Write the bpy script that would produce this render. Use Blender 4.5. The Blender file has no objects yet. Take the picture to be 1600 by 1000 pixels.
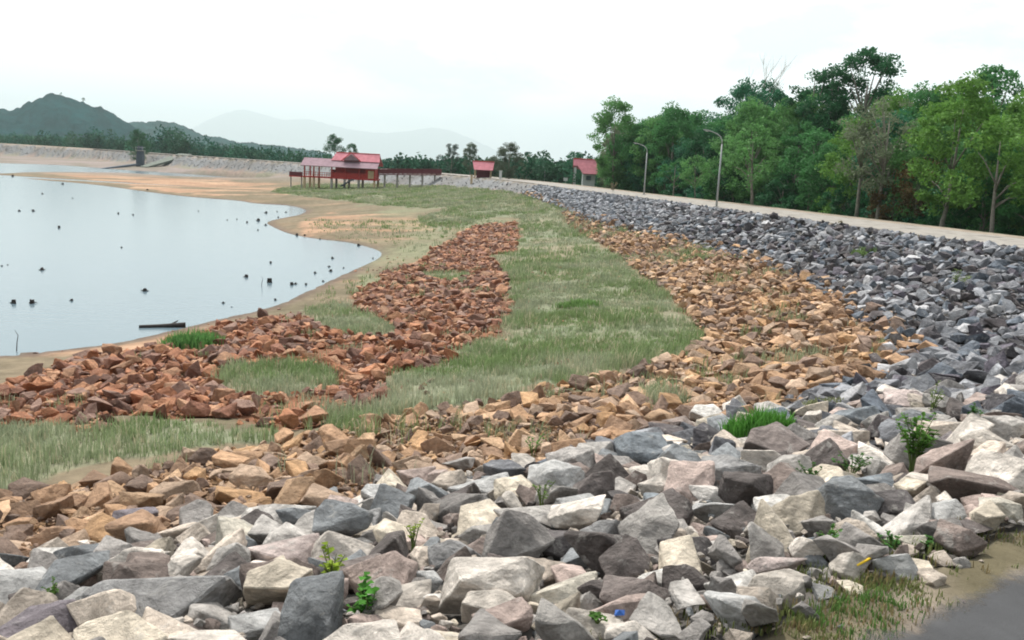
import bpy, bmesh, math, random
import numpy as np
from mathutils import Vector, Matrix, Euler, noise as mn

PI = math.pi
R = math.radians
rng = np.random.default_rng(7)
random.seed(7)
S = bpy.context.scene
COL = S.collection

# ------------------------------------------------------------------ camera
CAM_Z = 2.5
FPX = 1386.0                      # focal length in pixels of the 1600 px wide photograph
PITCH, ROLL = R(9.92), R(3.0)
cd = bpy.data.cameras.new('camera')
cam = bpy.data.objects.new('camera', cd)
COL.objects.link(cam)
cd.sensor_width = 36.0
cd.lens = 36.0 * FPX / 1600.0
cd.clip_start, cd.clip_end = 0.1, 40000.0
Rm = Matrix.Rotation(PI / 2 - PITCH, 3, 'X') @ Matrix.Rotation(ROLL, 3, 'Z')
cam.matrix_world = Matrix.Translation((0, 0, CAM_Z)) @ Rm.to_4x4()
S.camera = cam

# ------------------------------------------------------------------ light, sky, exposure
SUN_EL, SUN_AZ = R(52), R(-22)     # azimuth measured from +Y (ahead) towards +X
w = bpy.data.worlds.new('World')
S.world = w
w.use_nodes = True
nt = w.node_tree
nt.nodes.clear()
def N(t, kind, **kw):
    n = t.nodes.new(kind)
    for k, v in kw.items():
        setattr(n, k, v)
    return n
out = N(nt, 'ShaderNodeOutputWorld')
bg = N(nt, 'ShaderNodeBackground')
sky = N(nt, 'ShaderNodeTexSky', sky_type='NISHITA', sun_disc=False, sun_elevation=SUN_EL, sun_rotation=SUN_AZ,
        air_density=1.2, dust_density=3.0, ozone_density=1.0)
tc = N(nt, 'ShaderNodeTexCoord')
mp = N(nt, 'ShaderNodeMapping')
mp.inputs['Scale'].default_value = (1.0, 1.0, 2.6)
n1 = N(nt, 'ShaderNodeTexNoise')
n1.inputs['Scale'].default_value = 3.2
n1.inputs['Detail'].default_value = 7
n1.inputs['Roughness'].default_value = 0.55
cr = N(nt, 'ShaderNodeValToRGB')
cr.color_ramp.elements[0].position = 0.40
cr.color_ramp.elements[0].color = (7.3, 7.8, 7.9, 1)
cr.color_ramp.elements[1].position = 0.53
cr.color_ramp.elements[1].color = (12.0, 12.0, 11.8, 1)
mx = N(nt, 'ShaderNodeMix', data_type='RGBA')
mx.inputs['Factor'].default_value = 0.86
nt.links.new(tc.outputs['Generated'], mp.inputs['Vector'])
nt.links.new(mp.outputs['Vector'], n1.inputs['Vector'])
nt.links.new(n1.outputs['Fac'], cr.inputs['Fac'])
nt.links.new(sky.outputs['Color'], mx.inputs[6])
nt.links.new(cr.outputs['Color'], mx.inputs[7])
# thin overcast: brightest on the side of the sun, duller behind the viewer
dt = N(nt, 'ShaderNodeVectorMath', operation='DOT_PRODUCT')
dt.inputs[1].default_value = (math.sin(SUN_AZ) * math.cos(SUN_EL), math.cos(SUN_AZ) * math.cos(SUN_EL), math.sin(SUN_EL))
mr = N(nt, 'ShaderNodeMapRange', interpolation_type='SMOOTHSTEP')
for k_, v_ in zip((1, 2, 3, 4), (-0.30, 0.60, 0.16, 1.42)): mr.inputs[k_].default_value = v_
vs = N(nt, 'ShaderNodeVectorMath', operation='SCALE')
nt.links.new(tc.outputs['Generated'], dt.inputs[0]); nt.links.new(dt.outputs['Value'], mr.inputs[0])
nt.links.new(mx.outputs[2], vs.inputs[0]); nt.links.new(mr.outputs[0], vs.inputs['Scale'])
nt.links.new(vs.outputs[0], bg.inputs['Color'])
bg.inputs['Strength'].default_value = 0.1
nt.links.new(bg.outputs['Background'], out.inputs['Surface'])

sd = bpy.data.lights.new('sun', 'SUN')
sd.energy = 5.0
sd.angle = R(1.2)
sd.color = (1.0, 0.95, 0.87)
sun = bpy.data.objects.new('sun', sd)
COL.objects.link(sun)
sdir = Vector((math.sin(SUN_AZ) * math.cos(SUN_EL), math.cos(SUN_AZ) * math.cos(SUN_EL), math.sin(SUN_EL)))
sun.rotation_euler = sdir.to_track_quat('Z', 'Y').to_euler()
sun.location = (0, 0, 60)

S.view_settings.view_transform = 'Standard'
S.view_settings.look = 'None'
S.view_settings.exposure = 0.12
S.view_settings.gamma = 1.0
S.cycles.filter_width = 1.9
S.cycles.max_bounces = 6
S.cycles.transparent_max_bounces = 4
S.cycles.volume_bounces = 0

# ------------------------------------------------------------------ helpers
Rn = np.array(Rm)
def px_ray(u, v):
    d = Rn @ np.array([(u - 800) / FPX, -(v - 500) / FPX, -1.0])
    return d
def px_z(u, v, z):
    d = px_ray(u, v)
    t = (z - CAM_Z) / d[2]
    return (d[0] * t, d[1] * t)
def horizon(u):
    return 213 + math.tan(ROLL) * u
def px_D(u, D):
    """plan point seen in column u (at the horizon) at depth D"""
    d = px_ray(u, horizon(u))
    return (d[0] / d[1] * D, D)
def project(P):
    Q = (np.asarray(P, float) - np.array([0, 0, CAM_Z])) @ Rn
    dz = np.maximum(-Q[:, 2], 1e-3)
    return 800 + FPX * Q[:, 0] / dz, 500 - FPX * Q[:, 1] / dz, -Q[:, 2]
def catmull(pts, k=4):
    P = np.array(pts, float)
    E = np.vstack([2 * P[0] - P[1], P, 2 * P[-1] - P[-2]])
    o = []
    for i in range(1, len(E) - 2):
        a, b, c, d = E[i - 1], E[i], E[i + 1], E[i + 2]
        for j in range(k):
            t = j / k
            o.append(0.5 * ((2 * b) + (-a + c) * t + (2 * a - 5 * b + 4 * c - d) * t * t + (-a + 3 * b - 3 * c + d) * t ** 3))
    o.append(P[-1])
    return np.array(o)
def seg_dist(X, Y, pl, closed=False):
    """distance to a polyline and the z (third column) of its nearest point"""
    best = np.full(X.shape, 1e18)
    bz = np.zeros(X.shape)
    bs = np.zeros(X.shape)
    n = len(pl)
    acc = 0.0
    for i in range(n if closed else n - 1):
        a, b = pl[i], pl[(i + 1) % n]
        dx, dy = b[0] - a[0], b[1] - a[1]
        L2 = dx * dx + dy * dy + 1e-12
        t = np.clip(((X - a[0]) * dx + (Y - a[1]) * dy) / L2, 0, 1)
        d = (X - a[0] - t * dx) ** 2 + (Y - a[1] - t * dy) ** 2
        m = d < best
        best = np.where(m, d, best)
        if len(a) > 2:
            bz = np.where(m, a[2] + t * (b[2] - a[2]), bz)
        bs = np.where(m, acc + t * math.sqrt(L2), bs)
        acc += math.sqrt(L2)
    return np.sqrt(best), bz, bs
def in_poly(X, Y, pl):
    c = np.zeros(X.shape, bool)
    n = len(pl)
    for i in range(n):
        x1, y1 = pl[i][0], pl[i][1]
        x2, y2 = pl[(i + 1) % n][0], pl[(i + 1) % n][1]
        if y1 == y2:
            continue
        m = ((y1 > Y) != (y2 > Y)) & (X < (x2 - x1) * (Y - y1) / (y2 - y1) + x1)
        c ^= m
    return c
_PM = rng.permutation(4096)
_V = rng.random(4096)
def vnoise(x, y, s=1.0, seed=0):
    """smooth value noise 0..1"""
    x = np.asarray(x, float) / s + 1000 + seed * 17.3
    y = np.asarray(y, float) / s + 1000 + seed * 7.7
    xi, yi = np.floor(x).astype(int), np.floor(y).astype(int)
    fx, fy = x - xi, y - yi
    fx, fy = fx * fx * (3 - 2 * fx), fy * fy * (3 - 2 * fy)
    h = lambda a, b: _V[(_PM[(a) & 4095] + b * 31) & 4095]
    return (h(xi, yi) * (1 - fx) + h(xi + 1, yi) * fx) * (1 - fy) + (h(xi, yi + 1) * (1 - fx) + h(xi + 1, yi + 1) * fx) * fy
def fbm(x, y, s=1.0, seed=0, o=4):
    r, a, t = 0, 0.5, 0
    for i in range(o):
        r = r + a * vnoise(x, y, s / 2 ** i, seed + i * 5)
        t += a
        a *= 0.5
    return r / t

def tag(o, label=None, cat=None, group=None, kind=None):
    if label: o['label'] = label
    if cat: o['category'] = cat
    if group: o['group'] = group
    if kind: o['kind'] = kind
    return o
def link(o, parent=None):
    COL.objects.link(o)
    if parent: o.parent = parent
    return o
def empty(name, loc=(0, 0, 0), rz=0.0):
    o = bpy.data.objects.new(name, None)
    o.empty_display_size = 0.3
    o.location = loc
    o.rotation_euler = (0, 0, rz)
    return link(o)
def mesh_np(name, V, F, mats, attr=None, smooth=False, fidx=None, parent=None):
    """V (n,3); F (m,3) or (m,4) or a list of such arrays; attr: (name, (n,3) colours)"""
    Fs = F if isinstance(F, list) else [F]
    me = bpy.data.meshes.new(name)
    V = np.ascontiguousarray(V, np.float32)
    me.vertices.add(len(V))
    me.vertices.foreach_set('co', V.ravel())
    loops = np.concatenate([f.ravel() for f in Fs]).astype(np.int32)
    tot = np.concatenate([np.full(len(f), f.shape[1], np.int32) for f in Fs])
    st = np.concatenate([[0], np.cumsum(tot)[:-1]]).astype(np.int32)
    me.loops.add(len(loops))
    me.loops.foreach_set('vertex_index', loops)
    me.polygons.add(len(tot))
    me.polygons.foreach_set('loop_start', st)
    me.polygons.foreach_set('loop_total', tot)
    me.polygons.foreach_set('use_smooth', np.full(len(tot), bool(smooth)))
    for m in (mats if isinstance(mats, (list, tuple)) else [mats]):
        me.materials.append(m)
    if fidx is not None:
        me.polygons.foreach_set('material_index', np.asarray(fidx, np.int32))
    if attr is not None:
        a = me.color_attributes.new(attr[0], 'FLOAT_COLOR', 'POINT')
        c = np.ones((len(V), 4), np.float32)
        c[:, :3] = attr[1]
        a.data.foreach_set('color', c.ravel())
    me.update(calc_edges=True)
    me.validate()
    o = bpy.data.objects.new(name, me)
    return link(o, parent)
class MB:
    """collects simple shapes into one mesh"""
    def __init__(s): s.V, s.F = [], []
    def add(s, V, F):
        b = len(s.V)
        s.V += [tuple(v) for v in V]
        s.F += [tuple(i + b for i in f) for f in F]
        return s
    def box(s, x0, y0, z0, x1, y1, z1):
        V = [(x, y, z) for z in (z0, z1) for y in (y0, y1) for x in (x0, x1)]
        return s.add(V, [(0, 2, 3, 1), (4, 5, 7, 6), (0, 1, 5, 4), (2, 6, 7, 3), (0, 4, 6, 2), (1, 3, 7, 5)])
    def tube(s, pts, rad, n=8, cap=True):
        P = [Vector(p) for p in pts]
        rr = rad if isinstance(rad, (list, tuple)) else [rad] * len(P)
        V, F = [], []
        up = Vector((0.31, 0.17, 0.93))
        for i, p in enumerate(P):
            t = (P[min(i + 1, len(P) - 1)] - P[max(i - 1, 0)]).normalized()
            a = t.cross(up)
            if a.length < 0.05: a = t.cross(Vector((1, 0, 0)))
            a.normalize()
            b = t.cross(a)
            for k in range(n):
                q = 2 * PI * k / n
                V.append(p + (a * math.cos(q) + b * math.sin(q)) * rr[i])
        for i in range(len(P) - 1):
            for k in range(n):
                F.append((i * n + k, i * n + (k + 1) % n, (i + 1) * n + (k + 1) % n, (i + 1) * n + k))
        if cap:
            F.append(tuple(range(n - 1, -1, -1)))
            F.append(tuple((len(P) - 1) * n + k for k in range(n)))
        return s.add(V, F)
    def slab(s, quad, th):
        """a quad (4 points) thickened downwards along its normal"""
        q = [Vector(p) for p in quad]
        nrm = (q[1] - q[0]).cross(q[3] - q[0]).normalized() * th
        V = q + [p - nrm for p in q]
        return s.add(V, [(0, 1, 2, 3), (7, 6, 5, 4), (0, 4, 5, 1), (1, 5, 6, 2), (2, 6, 7, 3), (3, 7, 4, 0)])
    def prism(s, prof, y0, y1):
        n = len(prof)
        V = [(x, y0, z) for x, z in prof] + [(x, y1, z) for x, z in prof]
        F = [tuple(range(n - 1, -1, -1)), tuple(range(n, 2 * n))]
        F += [(i, (i + 1) % n, n + (i + 1) % n, n + i) for i in range(n)]
        return s.add(V, F)
    def build(s, name, mat, parent=None, smooth=False):
        me = bpy.data.meshes.new(name)
        me.from_pydata(s.V, [], s.F)
        me.materials.append(mat)
        if smooth:
            for p in me.polygons: p.use_smooth = True
        me.update()
        bm = bmesh.new(); bm.from_mesh(me)
        bmesh.ops.recalc_face_normals(bm, faces=bm.faces)
        bm.to_mesh(me); bm.free()
        return link(bpy.data.objects.new(name, me), parent)
def copy_tree(o, parent=None):
    c = o.copy()
    COL.objects.link(c)
    c.parent = parent
    for ch in list(o.children):
        copy_tree(ch, c)
    return c

# ------------------------------------------------------------------ materials
def mat(name, col=(0.5, 0.5, 0.5), rough=0.8, src=None, var=0.25, scale=6.0, bump=0.0, bscale=20.0, spec=0.3,
        metal=0.0, tint2=None, t2scale=2.0, t2pos=(0.45, 0.6), trans=0.0, coords='Object', bdist=0.05):
    """src: None = fixed colour, 'object' = object colour, else the name of a colour attribute"""
    m = bpy.data.materials.new(name)
    m.use_nodes = True
    t = m.node_tree
    b = t.nodes['Principled BSDF']
    b.inputs['Roughness'].default_value = rough
    b.inputs['Specular IOR Level'].default_value = spec
    b.inputs['Metallic'].default_value = metal
    L = t.links.new
    if src is None:
        c = N(t, 'ShaderNodeRGB'); c.outputs[0].default_value = (*col, 1); c = c.outputs[0]
    elif src == 'object':
        c = N(t, 'ShaderNodeObjectInfo').outputs['Color']
    else:
        a = N(t, 'ShaderNodeAttribute'); a.attribute_name = src; c = a.outputs['Color']
    tcn = N(t, 'ShaderNodeTexCoord')
    co = tcn.outputs[coords] if coords != 'World' else None
    if coords == 'World':
        co = N(t, 'ShaderNodeNewGeometry').outputs['Position']
    if tint2 is not None:
        nz = N(t, 'ShaderNodeTexNoise'); nz.inputs['Scale'].default_value = t2scale; nz.inputs['Detail'].default_value = 5
        L(co, nz.inputs['Vector'])
        rmp = N(t, 'ShaderNodeMapRange'); rmp.inputs[1].default_value, rmp.inputs[2].default_value = t2pos
        L(nz.outputs['Fac'], rmp.inputs[0])
        mm = N(t, 'ShaderNodeMix', data_type='RGBA')
        L(rmp.outputs[0], mm.inputs['Factor']); L(c, mm.inputs[6]); mm.inputs[7].default_value = (*tint2, 1)
        c = mm.outputs[2]
    if var > 0:
        nz = N(t, 'ShaderNodeTexNoise'); nz.inputs['Scale'].default_value = scale; nz.inputs['Detail'].default_value = 6
        nz.inputs['Roughness'].default_value = 0.65
        L(co, nz.inputs['Vector'])
        rmp = N(t, 'ShaderNodeMapRange'); rmp.inputs[1].default_value = 0.3; rmp.inputs[2].default_value = 0.7
        rmp.inputs[3].default_value = 1 - var; rmp.inputs[4].default_value = 1 + var
        L(nz.outputs['Fac'], rmp.inputs[0])
        vm = N(t, 'ShaderNodeVectorMath', operation='SCALE')
        L(c, vm.inputs[0]); L(rmp.outputs[0], vm.inputs['Scale'])
        c = vm.outputs[0]
    L(c, b.inputs['Base Color'])
    if bump > 0:
        nb = N(t, 'ShaderNodeTexNoise'); nb.inputs['Scale'].default_value = bscale; nb.inputs['Detail'].default_value = 6
        nb.inputs['Roughness'].default_value = 0.7
        L(co, nb.inputs['Vector'])
        bp = N(t, 'ShaderNodeBump'); bp.inputs['Strength'].default_value = bump; bp.inputs['Distance'].default_value = bdist
        L(nb.outputs['Fac'], bp.inputs['Height']); L(bp.outputs['Normal'], b.inputs['Normal'])
    if trans > 0:
        tr = N(t, 'ShaderNodeBsdfTranslucent'); L(c, tr.inputs['Color'])
        ms = N(t, 'ShaderNodeMixShader'); ms.inputs[0].default_value = trans
        L(b.outputs[0], ms.inputs[1]); L(tr.outputs[0], ms.inputs[2])
        L(ms.outputs[0], t.nodes['Material Output'].inputs['Surface'])
    return m

M = {}
M['ground'] = mat('ground', src='soil', var=0.28, scale=1.7, bump=0.6, bscale=5.0, bdist=0.08, coords='World', rough=0.95, spec=0.1)
M['rock'] = mat('rock', src='object', var=0.34, scale=3.2, bump=0.65, bscale=7.0, bdist=0.05, coords='World', rough=0.88, spec=0.25,
                tint2=(0.36, 0.33, 0.30), t2scale=4.0, t2pos=(0.52, 0.7))
M['rocks_'] = mat('rocks', src='tint', var=0.34, scale=3.2, bump=0.65, bscale=7.0, bdist=0.05, coords='World', rough=0.88, spec=0.25)
del M['rocks_']
def rockmat(name, src, strength=1.0):
    m = bpy.data.materials.new(name); m.use_nodes = True
    t = m.node_tree; b = t.nodes['Principled BSDF']; L = t.links.new
    b.inputs['Roughness'].default_value = 0.86; b.inputs['Specular IOR Level'].default_value = 0.25
    if src == 'object': c = N(t, 'ShaderNodeObjectInfo').outputs['Color']
    else:
        a = N(t, 'ShaderNodeAttribute'); a.attribute_name = src; c = a.outputs['Color']
    co = N(t, 'ShaderNodeNewGeometry').outputs['Position']
    def noise_(sc, det, dist=0.0, stretch=None):
        v = co
        if stretch:
            mp_ = N(t, 'ShaderNodeMapping'); mp_.inputs['Scale'].default_value = stretch; mp_.inputs['Rotation'].default_value = (0.5, 0.35, 0.7); L(co, mp_.inputs['Vector']); v = mp_.outputs[0]
        n_ = N(t, 'ShaderNodeTexNoise'); n_.inputs['Scale'].default_value = sc; n_.inputs['Detail'].default_value = det; n_.inputs['Roughness'].default_value = 0.68
        n_.inputs['Distortion'].default_value = dist; L(v, n_.inputs['Vector']); return n_.outputs['Fac']
    def rng_(f, a, b_, c_, d):
        r_ = N(t, 'ShaderNodeMapRange'); L(f, r_.inputs[0])
        for k, q in zip((1, 2, 3, 4), (a, b_, c_, d)): r_.inputs[k].default_value = q
        return r_.outputs[0]
    def scale_(c_, f):
        v = N(t, 'ShaderNodeVectorMath', operation='SCALE'); L(c_, v.inputs[0]); L(f, v.inputs['Scale']); return v.outputs[0]
    c = scale_(c, rng_(noise_(2.6, 5, 0.6), 0.33, 0.67, 1 - 0.42 * strength, 1 + 0.32 * strength))
    c = scale_(c, rng_(noise_(9.0, 6, 0.4, (1, 1, 3.2)), 0.35, 0.65, 1 - 0.26 * strength, 1 + 0.2 * strength))
    # pale lichen and dust blotches
    mm = N(t, 'ShaderNodeMix', data_type='RGBA'); L(rng_(noise_(6.5, 6), 0.58, 0.66, 0.0, 0.4 * strength), mm.inputs['Factor'])
    L(c, mm.inputs[6]); mm.inputs[7].default_value = (0.50, 0.48, 0.45, 1) if strength >= 1 else (0.40, 0.27, 0.17, 1)
    L(mm.outputs[2], b.inputs['Base Color'])
    nb = noise_(6.5, 12, 0.3); bp = N(t, 'ShaderNodeBump'); bp.inputs['Strength'].default_value = 1.0; bp.inputs['Distance'].default_value = 0.11
    L(nb, bp.inputs['Height']); L(bp.outputs['Normal'], b.inputs['Normal'])
    return m
M['rock'] = rockmat('rock', 'object'); M['rocks'] = rockmat('rocks', 'tint'); M['ochre'] = rockmat('ochre', 'object', 0.8); M['ochres'] = rockmat('ochres', 'tint', 0.8)
M['ochre_'] = mat('ochre_', src='object', var=0.32, scale=3.5, bump=0.6, bscale=8.0, bdist=0.05, coords='World', rough=0.92, spec=0.15)
M['grass'] = mat('grass', src='tint', var=0.15, scale=0.9, coords='World', rough=0.85, spec=0.1, trans=0.3)
M['leaf'] = mat('leaf', src='object', var=0.30, scale=0.45, coords='World', rough=0.7, spec=0.2, trans=0.32)
M['woods'] = mat('woods', src='tint', var=0.3, scale=0.12, coords='World', rough=0.9, spec=0.05, trans=0.15)
M['bark'] = mat('bark', (0.20, 0.18, 0.155), var=0.35, scale=3.0, bump=0.4, bscale=12, coords='World', rough=0.9)
M['hill'] = mat('hill', src='tint', var=0.35, scale=0.03, bump=1.0, bscale=0.09, bdist=6.0, coords='World', rough=1.0, spec=0.0)
M['stump'] = mat('stump', (0.035, 0.03, 0.028), var=0.4, scale=8, coords='World', rough=0.8)
M['steel'] = mat('steel', (0.36, 0.38, 0.38), var=0.12, scale=5, rough=0.55, metal=0.3)
M['lampglass'] = mat('lampglass', (0.55, 0.57, 0.56), var=0.0, rough=0.3)
M['redroof'] = mat('redroof', (0.50, 0.20, 0.235), var=0.2, scale=1.2, bump=0.2, bscale=6, rough=0.9, spec=0.04)
M['mauveroof'] = mat('mauveroof', (0.29, 0.205, 0.235), var=0.2, scale=1.2, bump=0.2, bscale=6, rough=0.9, spec=0.04)
M['redpaint'] = mat('redpaint', (0.42, 0.035, 0.03), var=0.18, scale=2.5, rough=0.6)
M['darkred'] = mat('darkred', (0.13, 0.03, 0.04), var=0.2, scale=2.5, rough=0.7)
M['cream'] = mat('cream', (0.52, 0.40, 0.26), var=0.15, scale=2, rough=0.85)
M['white'] = mat('white', (0.55, 0.57, 0.58), var=0.12, scale=2, rough=0.8)
M['concrete'] = mat('concrete', (0.34, 0.33, 0.31), var=0.2, scale=1.5, bump=0.2, bscale=10, rough=0.9)
M['darkconc'] = mat('darkconc', (0.065, 0.085, 0.11), var=0.2, scale=1.0, rough=0.9)
M['asphalt'] = mat('asphalt', src='soil', var=0.22, scale=2.0, tint2=(0.11, 0.10, 0.09), t2scale=0.8, t2pos=(0.5, 0.75), bump=0.6, bscale=60.0, bdist=0.01, coords='World', rough=0.85, spec=0.3)
M['yellow'] = mat('yellow', (0.75, 0.50, 0.02), var=0.1, scale=9, rough=0.45)
M['blue'] = mat('blue', (0.03, 0.10, 0.35), var=0.2, scale=20, rough=0.5)
# water: slightly silty, pale sky reflection, faint ripples
mw = bpy.data.materials.new('water'); mw.use_nodes = True
t = mw.node_tree; b = t.nodes['Principled BSDF']
b.inputs['Base Color'].default_value = (0.125, 0.175, 0.205, 1)
b.inputs['Roughness'].default_value = 0.16
b.inputs['IOR'].default_value = 1.33
g = N(t, 'ShaderNodeNewGeometry')
mpw = N(t, 'ShaderNodeMapping'); mpw.inputs['Scale'].default_value = (0.35, 1.6, 1)
nw = N(t, 'ShaderNodeTexNoise'); nw.inputs['Scale'].default_value = 1.4; nw.inputs['Detail'].default_value = 5
bw = N(t, 'ShaderNodeBump'); bw.inputs['Strength'].default_value = 0.2; bw.inputs['Distance'].default_value = 0.05
t.links.new(g.outputs['Position'], mpw.inputs['Vector']); t.links.new(mpw.outputs[0], nw.inputs['Vector'])
t.links.new(nw.outputs['Fac'], bw.inputs['Height']); t.links.new(bw.outputs['Normal'], b.inputs['Normal'])
M['water'] = mw

# ------------------------------------------------------------------ plan of the place
def P3(u, v, z):
    x, y = px_z(u, v, z)
    return (x, y, z)
far = [(800, 140, 297), (700, 172, 288), (589, 200, 284), (469, 235, 270), (380, 262, 264), (259, 300, 255), (180, 345, 248), (94, 395, 243), (0, 425, 238)]
C0 = [(-80, -52, 0), (-29, -16.2, 0), (-6, -0.1, 0)]
C0 += [P3(u, v, 0) for u, v in ((1100, 1010), (1340, 905), (1600, 806))]
C0 += [(12.6, 14.2, 0), (18.8, 21.5, 0), (21.6, 29, 0)]
C0 += [P3(u, v, 0) for u, v in ((1600, 391), (1450, 370.5), (1300, 350), (1120, 325.5), (1000, 309), (900, 296.5))]
C0 += [(*px_D(850, 121), 0)]
C0 += [(*px_D(u, D), 0) for u, D, v in far] + [(-420, 500, 0), (-900, 560, 0)]
def toe(dd, dz):
    o = []
    for u, D, v in far:
        z = CAM_Z - (v - horizon(u)) * (D - 11) / FPX
        x, y = px_D(u, D - 11 - dd)
        o.append((x, y, z - dz))
    return o
C1 = [(-83, -43.5, -2.1), (-33, -9.8, -2.1), (-14, 3.0, -2.1)]
C1 += [P3(u, v, -2.1) for u, v in ((0, 893), (250, 842), (480, 800), (700, 752), (900, 716), (1060, 674), (1200, 643), (1330, 604),
       (1402, 566), (1400, 524), (1335, 478), (1250, 430), (1130, 392), (1000, 361), (930, 344))]
C1 += [(*px_D(865, 104), -1.8)] + toe(0, 0) + [(-420, 480, -4.6), (-900, 540, -4.6)]
C2 = [(-86, -36, -3.3), (-36, -3, -3.3), (-17, 8, -3.3)]
C2 += [P3(u, v, -3.3) for u, v in ((0, 782), (120, 755), (330, 712), (440, 695), (560, 665), (680, 645), (900, 600), (1030, 572), (1090, 545),
       (1092, 520), (1050, 468), (1000, 428), (955, 392), (900, 362))]
C2 += [(*px_D(850, 97), -2.9)] + toe(6, 0.35) + [(-420, 470, -4.8), (-900, 530, -4.8)]
C0, C1, C2 = catmull(C0), catmull(C1), catmull(C2)
ZW = -5.0
W1 = [(-60, 175), (-200, 190), (-260, 120), (-220, 20), (-90, -5), (-45, 16)]
W1 += [px_z(u, v, ZW) for u, v in ((-60, 560), (0, 553), (100, 547), (200, 533), (270, 517), (330, 502), (430, 478), (500, 446), (560, 419), (594, 402),
       (590, 391), (545, 379), (500, 374), (455, 366), (425, 354), (418, 347), (440, 341), (470, 335), (478, 328), (450, 321), (400, 318), (370, 313.5),
       (300, 308), (230, 300), (150, 289), (60, 281), (20, 277), (0, 276))]
W1 = W1[0:0] + W1
W2 = [px_z(u, v, ZW) for u, v in ((-60, 268), (0, 271), (60, 268.5), (187, 270), (300, 277.5), (380, 281.5), (434, 284), (400, 279.5), (300, 272), (187, 265), (94, 258), (0, 255), (-60, 252))]
W2 += [(-260, 260), (-260, 215), (-150, 205)]
W1c = catmull(W1 + [W1[0]], 4)[:-1]
W2c = catmull(W2 + [W2[0]], 3)[:-1]
W1z = np.hstack([W1c[:, :2], np.full((len(W1c), 1), ZW)])
W2z = np.hstack([W2c[:, :2], np.full((len(W2c), 1), ZW)])
PIT = [(-30, 1, 0)]

def height_exact(X, Y):
    X = np.asarray(X, float); Y = np.asarray(Y, float)
    d0, z0, s0 = seg_dist(X, Y, C0)
    d1, z1, _ = seg_dist(X, Y, C1)
    d2, z2, _ = seg_dist(X, Y, C2)
    dwa, _, _ = seg_dist(X, Y, W1z, True)
    dwb, _, _ = seg_dist(X, Y, W2z, True)
    dw = np.minimum(dwa, dwb)
    i0, i1, i2 = in_poly(X, Y, C0), in_poly(X, Y, C1), in_poly(X, Y, C2)
    iw = in_poly(X, Y, W1c) | in_poly(X, Y, W2c)
    z = np.zeros(X.shape)
    e = 1e-6
    za = (z0 * d1 + z1 * d0) / (d0 + d1 + e)
    zb = (z1 * d2 + z2 * d1) / (d1 + d2 + e)
    zc = (z2 * dw + ZW * d2) / (d2 + dw + e) + 0.10 * np.minimum(dw, 3) / 3 * (fbm(X, Y, 6, 3) - 0.3)
    zd = ZW - np.minimum(0.6, dw * 0.08)
    # outside the crest: verge, road, shoulder, downstream slope
    low = -3.2 - 5.0 * np.clip((-X - 5) / 60, 0, 1)
    t = np.clip((d0 - 9.2) / 12.0, 0, 1)
    zo = low * (t * t * (3 - 2 * t)) - 0.02
    z = np.where(~i0, zo, za)
    z = np.where(i0 & i1, zb, z)
    z = np.where(i0 & i1 & i2, zc, z)
    z = np.where(i0 & i1 & i2 & iw, zd, z)
    reg = np.where(~i0, 0, np.where(~i1, 1, np.where(~i2, 2, np.where(~iw, 3, 4))))
    return z, reg, d0, d1, d2, dw
# the terrain is worked out once on a fan-shaped lattice and looked up from there
SA, SB = 1.45, 30.0
def sgrid(a, lo, hi, n):
    return a * np.sinh(np.linspace(math.asinh(lo / a), math.asinh(hi / a), n))
NXG, NYG = 520, 640
gy = sgrid(20, -31, 12000, NYG) + 6
gs = np.linspace(-SA, SA, NXG)
GS, GY = np.meshgrid(gs, gy)
GX = GS * (GY + SB)
_z, _reg, _d0, _d1, _d2, _dw = [a.reshape(NYG, NXG) for a in height_exact(GX.ravel(), GY.ravel())]
_t0, _t1 = math.asinh(-31 / 20), math.asinh(12000 / 20)
FLD = np.stack([_z, np.where(_reg > 0, _d0, -_d0), np.where(_reg > 1, _d1, -_d1), np.where(_reg > 2, _d2, -_d2), np.where(_reg > 3, -_dw, _dw)], 0)
def look(X, Y):
    fj = (np.arcsinh((Y - 6) / 20) - _t0) / (_t1 - _t0) * (NYG - 1)
    fi = (X / np.maximum(Y + SB, 0.5) + SA) / (2 * SA) * (NXG - 1)
    fj = np.clip(fj, 0, NYG - 1.001); fi = np.clip(fi, 0, NXG - 1.001)
    j = fj.astype(int); i = fi.astype(int); a = fj - j; b = fi - i
    return FLD[:, j, i] * (1 - a) * (1 - b) + FLD[:, j, i + 1] * (1 - a) * b + FLD[:, j + 1, i] * a * (1 - b) + FLD[:, j + 1, i + 1] * a * b
def height(X, Y, full=False):
    f = look(np.asarray(X, float), np.asarray(Y, float))
    if not full: return f[0]
    reg = (f[1] > 0).astype(int)
    reg = np.where((reg == 1) & (f[2] > 0), 2, reg)
    reg = np.where((reg == 2) & (f[3] > 0), 3, reg)
    reg = np.where((reg == 3) & (f[4] < 0), 4, reg)
    return f[0], reg, np.abs(f[1]), f[1], np.abs(f[2]), np.abs(f[3]), np.abs(f[4])
_ZL = _z.tolist()
def hz(x, y):
    fj = (math.asinh((y - 6) / 20) - _t0) / (_t1 - _t0) * (NYG - 1)
    fi = (x / max(y + SB, 0.5) + SA) / (2 * SA) * (NXG - 1)
    fj = min(max(fj, 0), NYG - 1.001); fi = min(max(fi, 0), NXG - 1.001)
    j, i = int(fj), int(fi); a, b = fj - j, fi - i
    return (_ZL[j][i] * (1 - b) + _ZL[j][i + 1] * b) * (1 - a) + (_ZL[j + 1][i] * (1 - b) + _ZL[j + 1][i + 1] * b) * a

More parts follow.
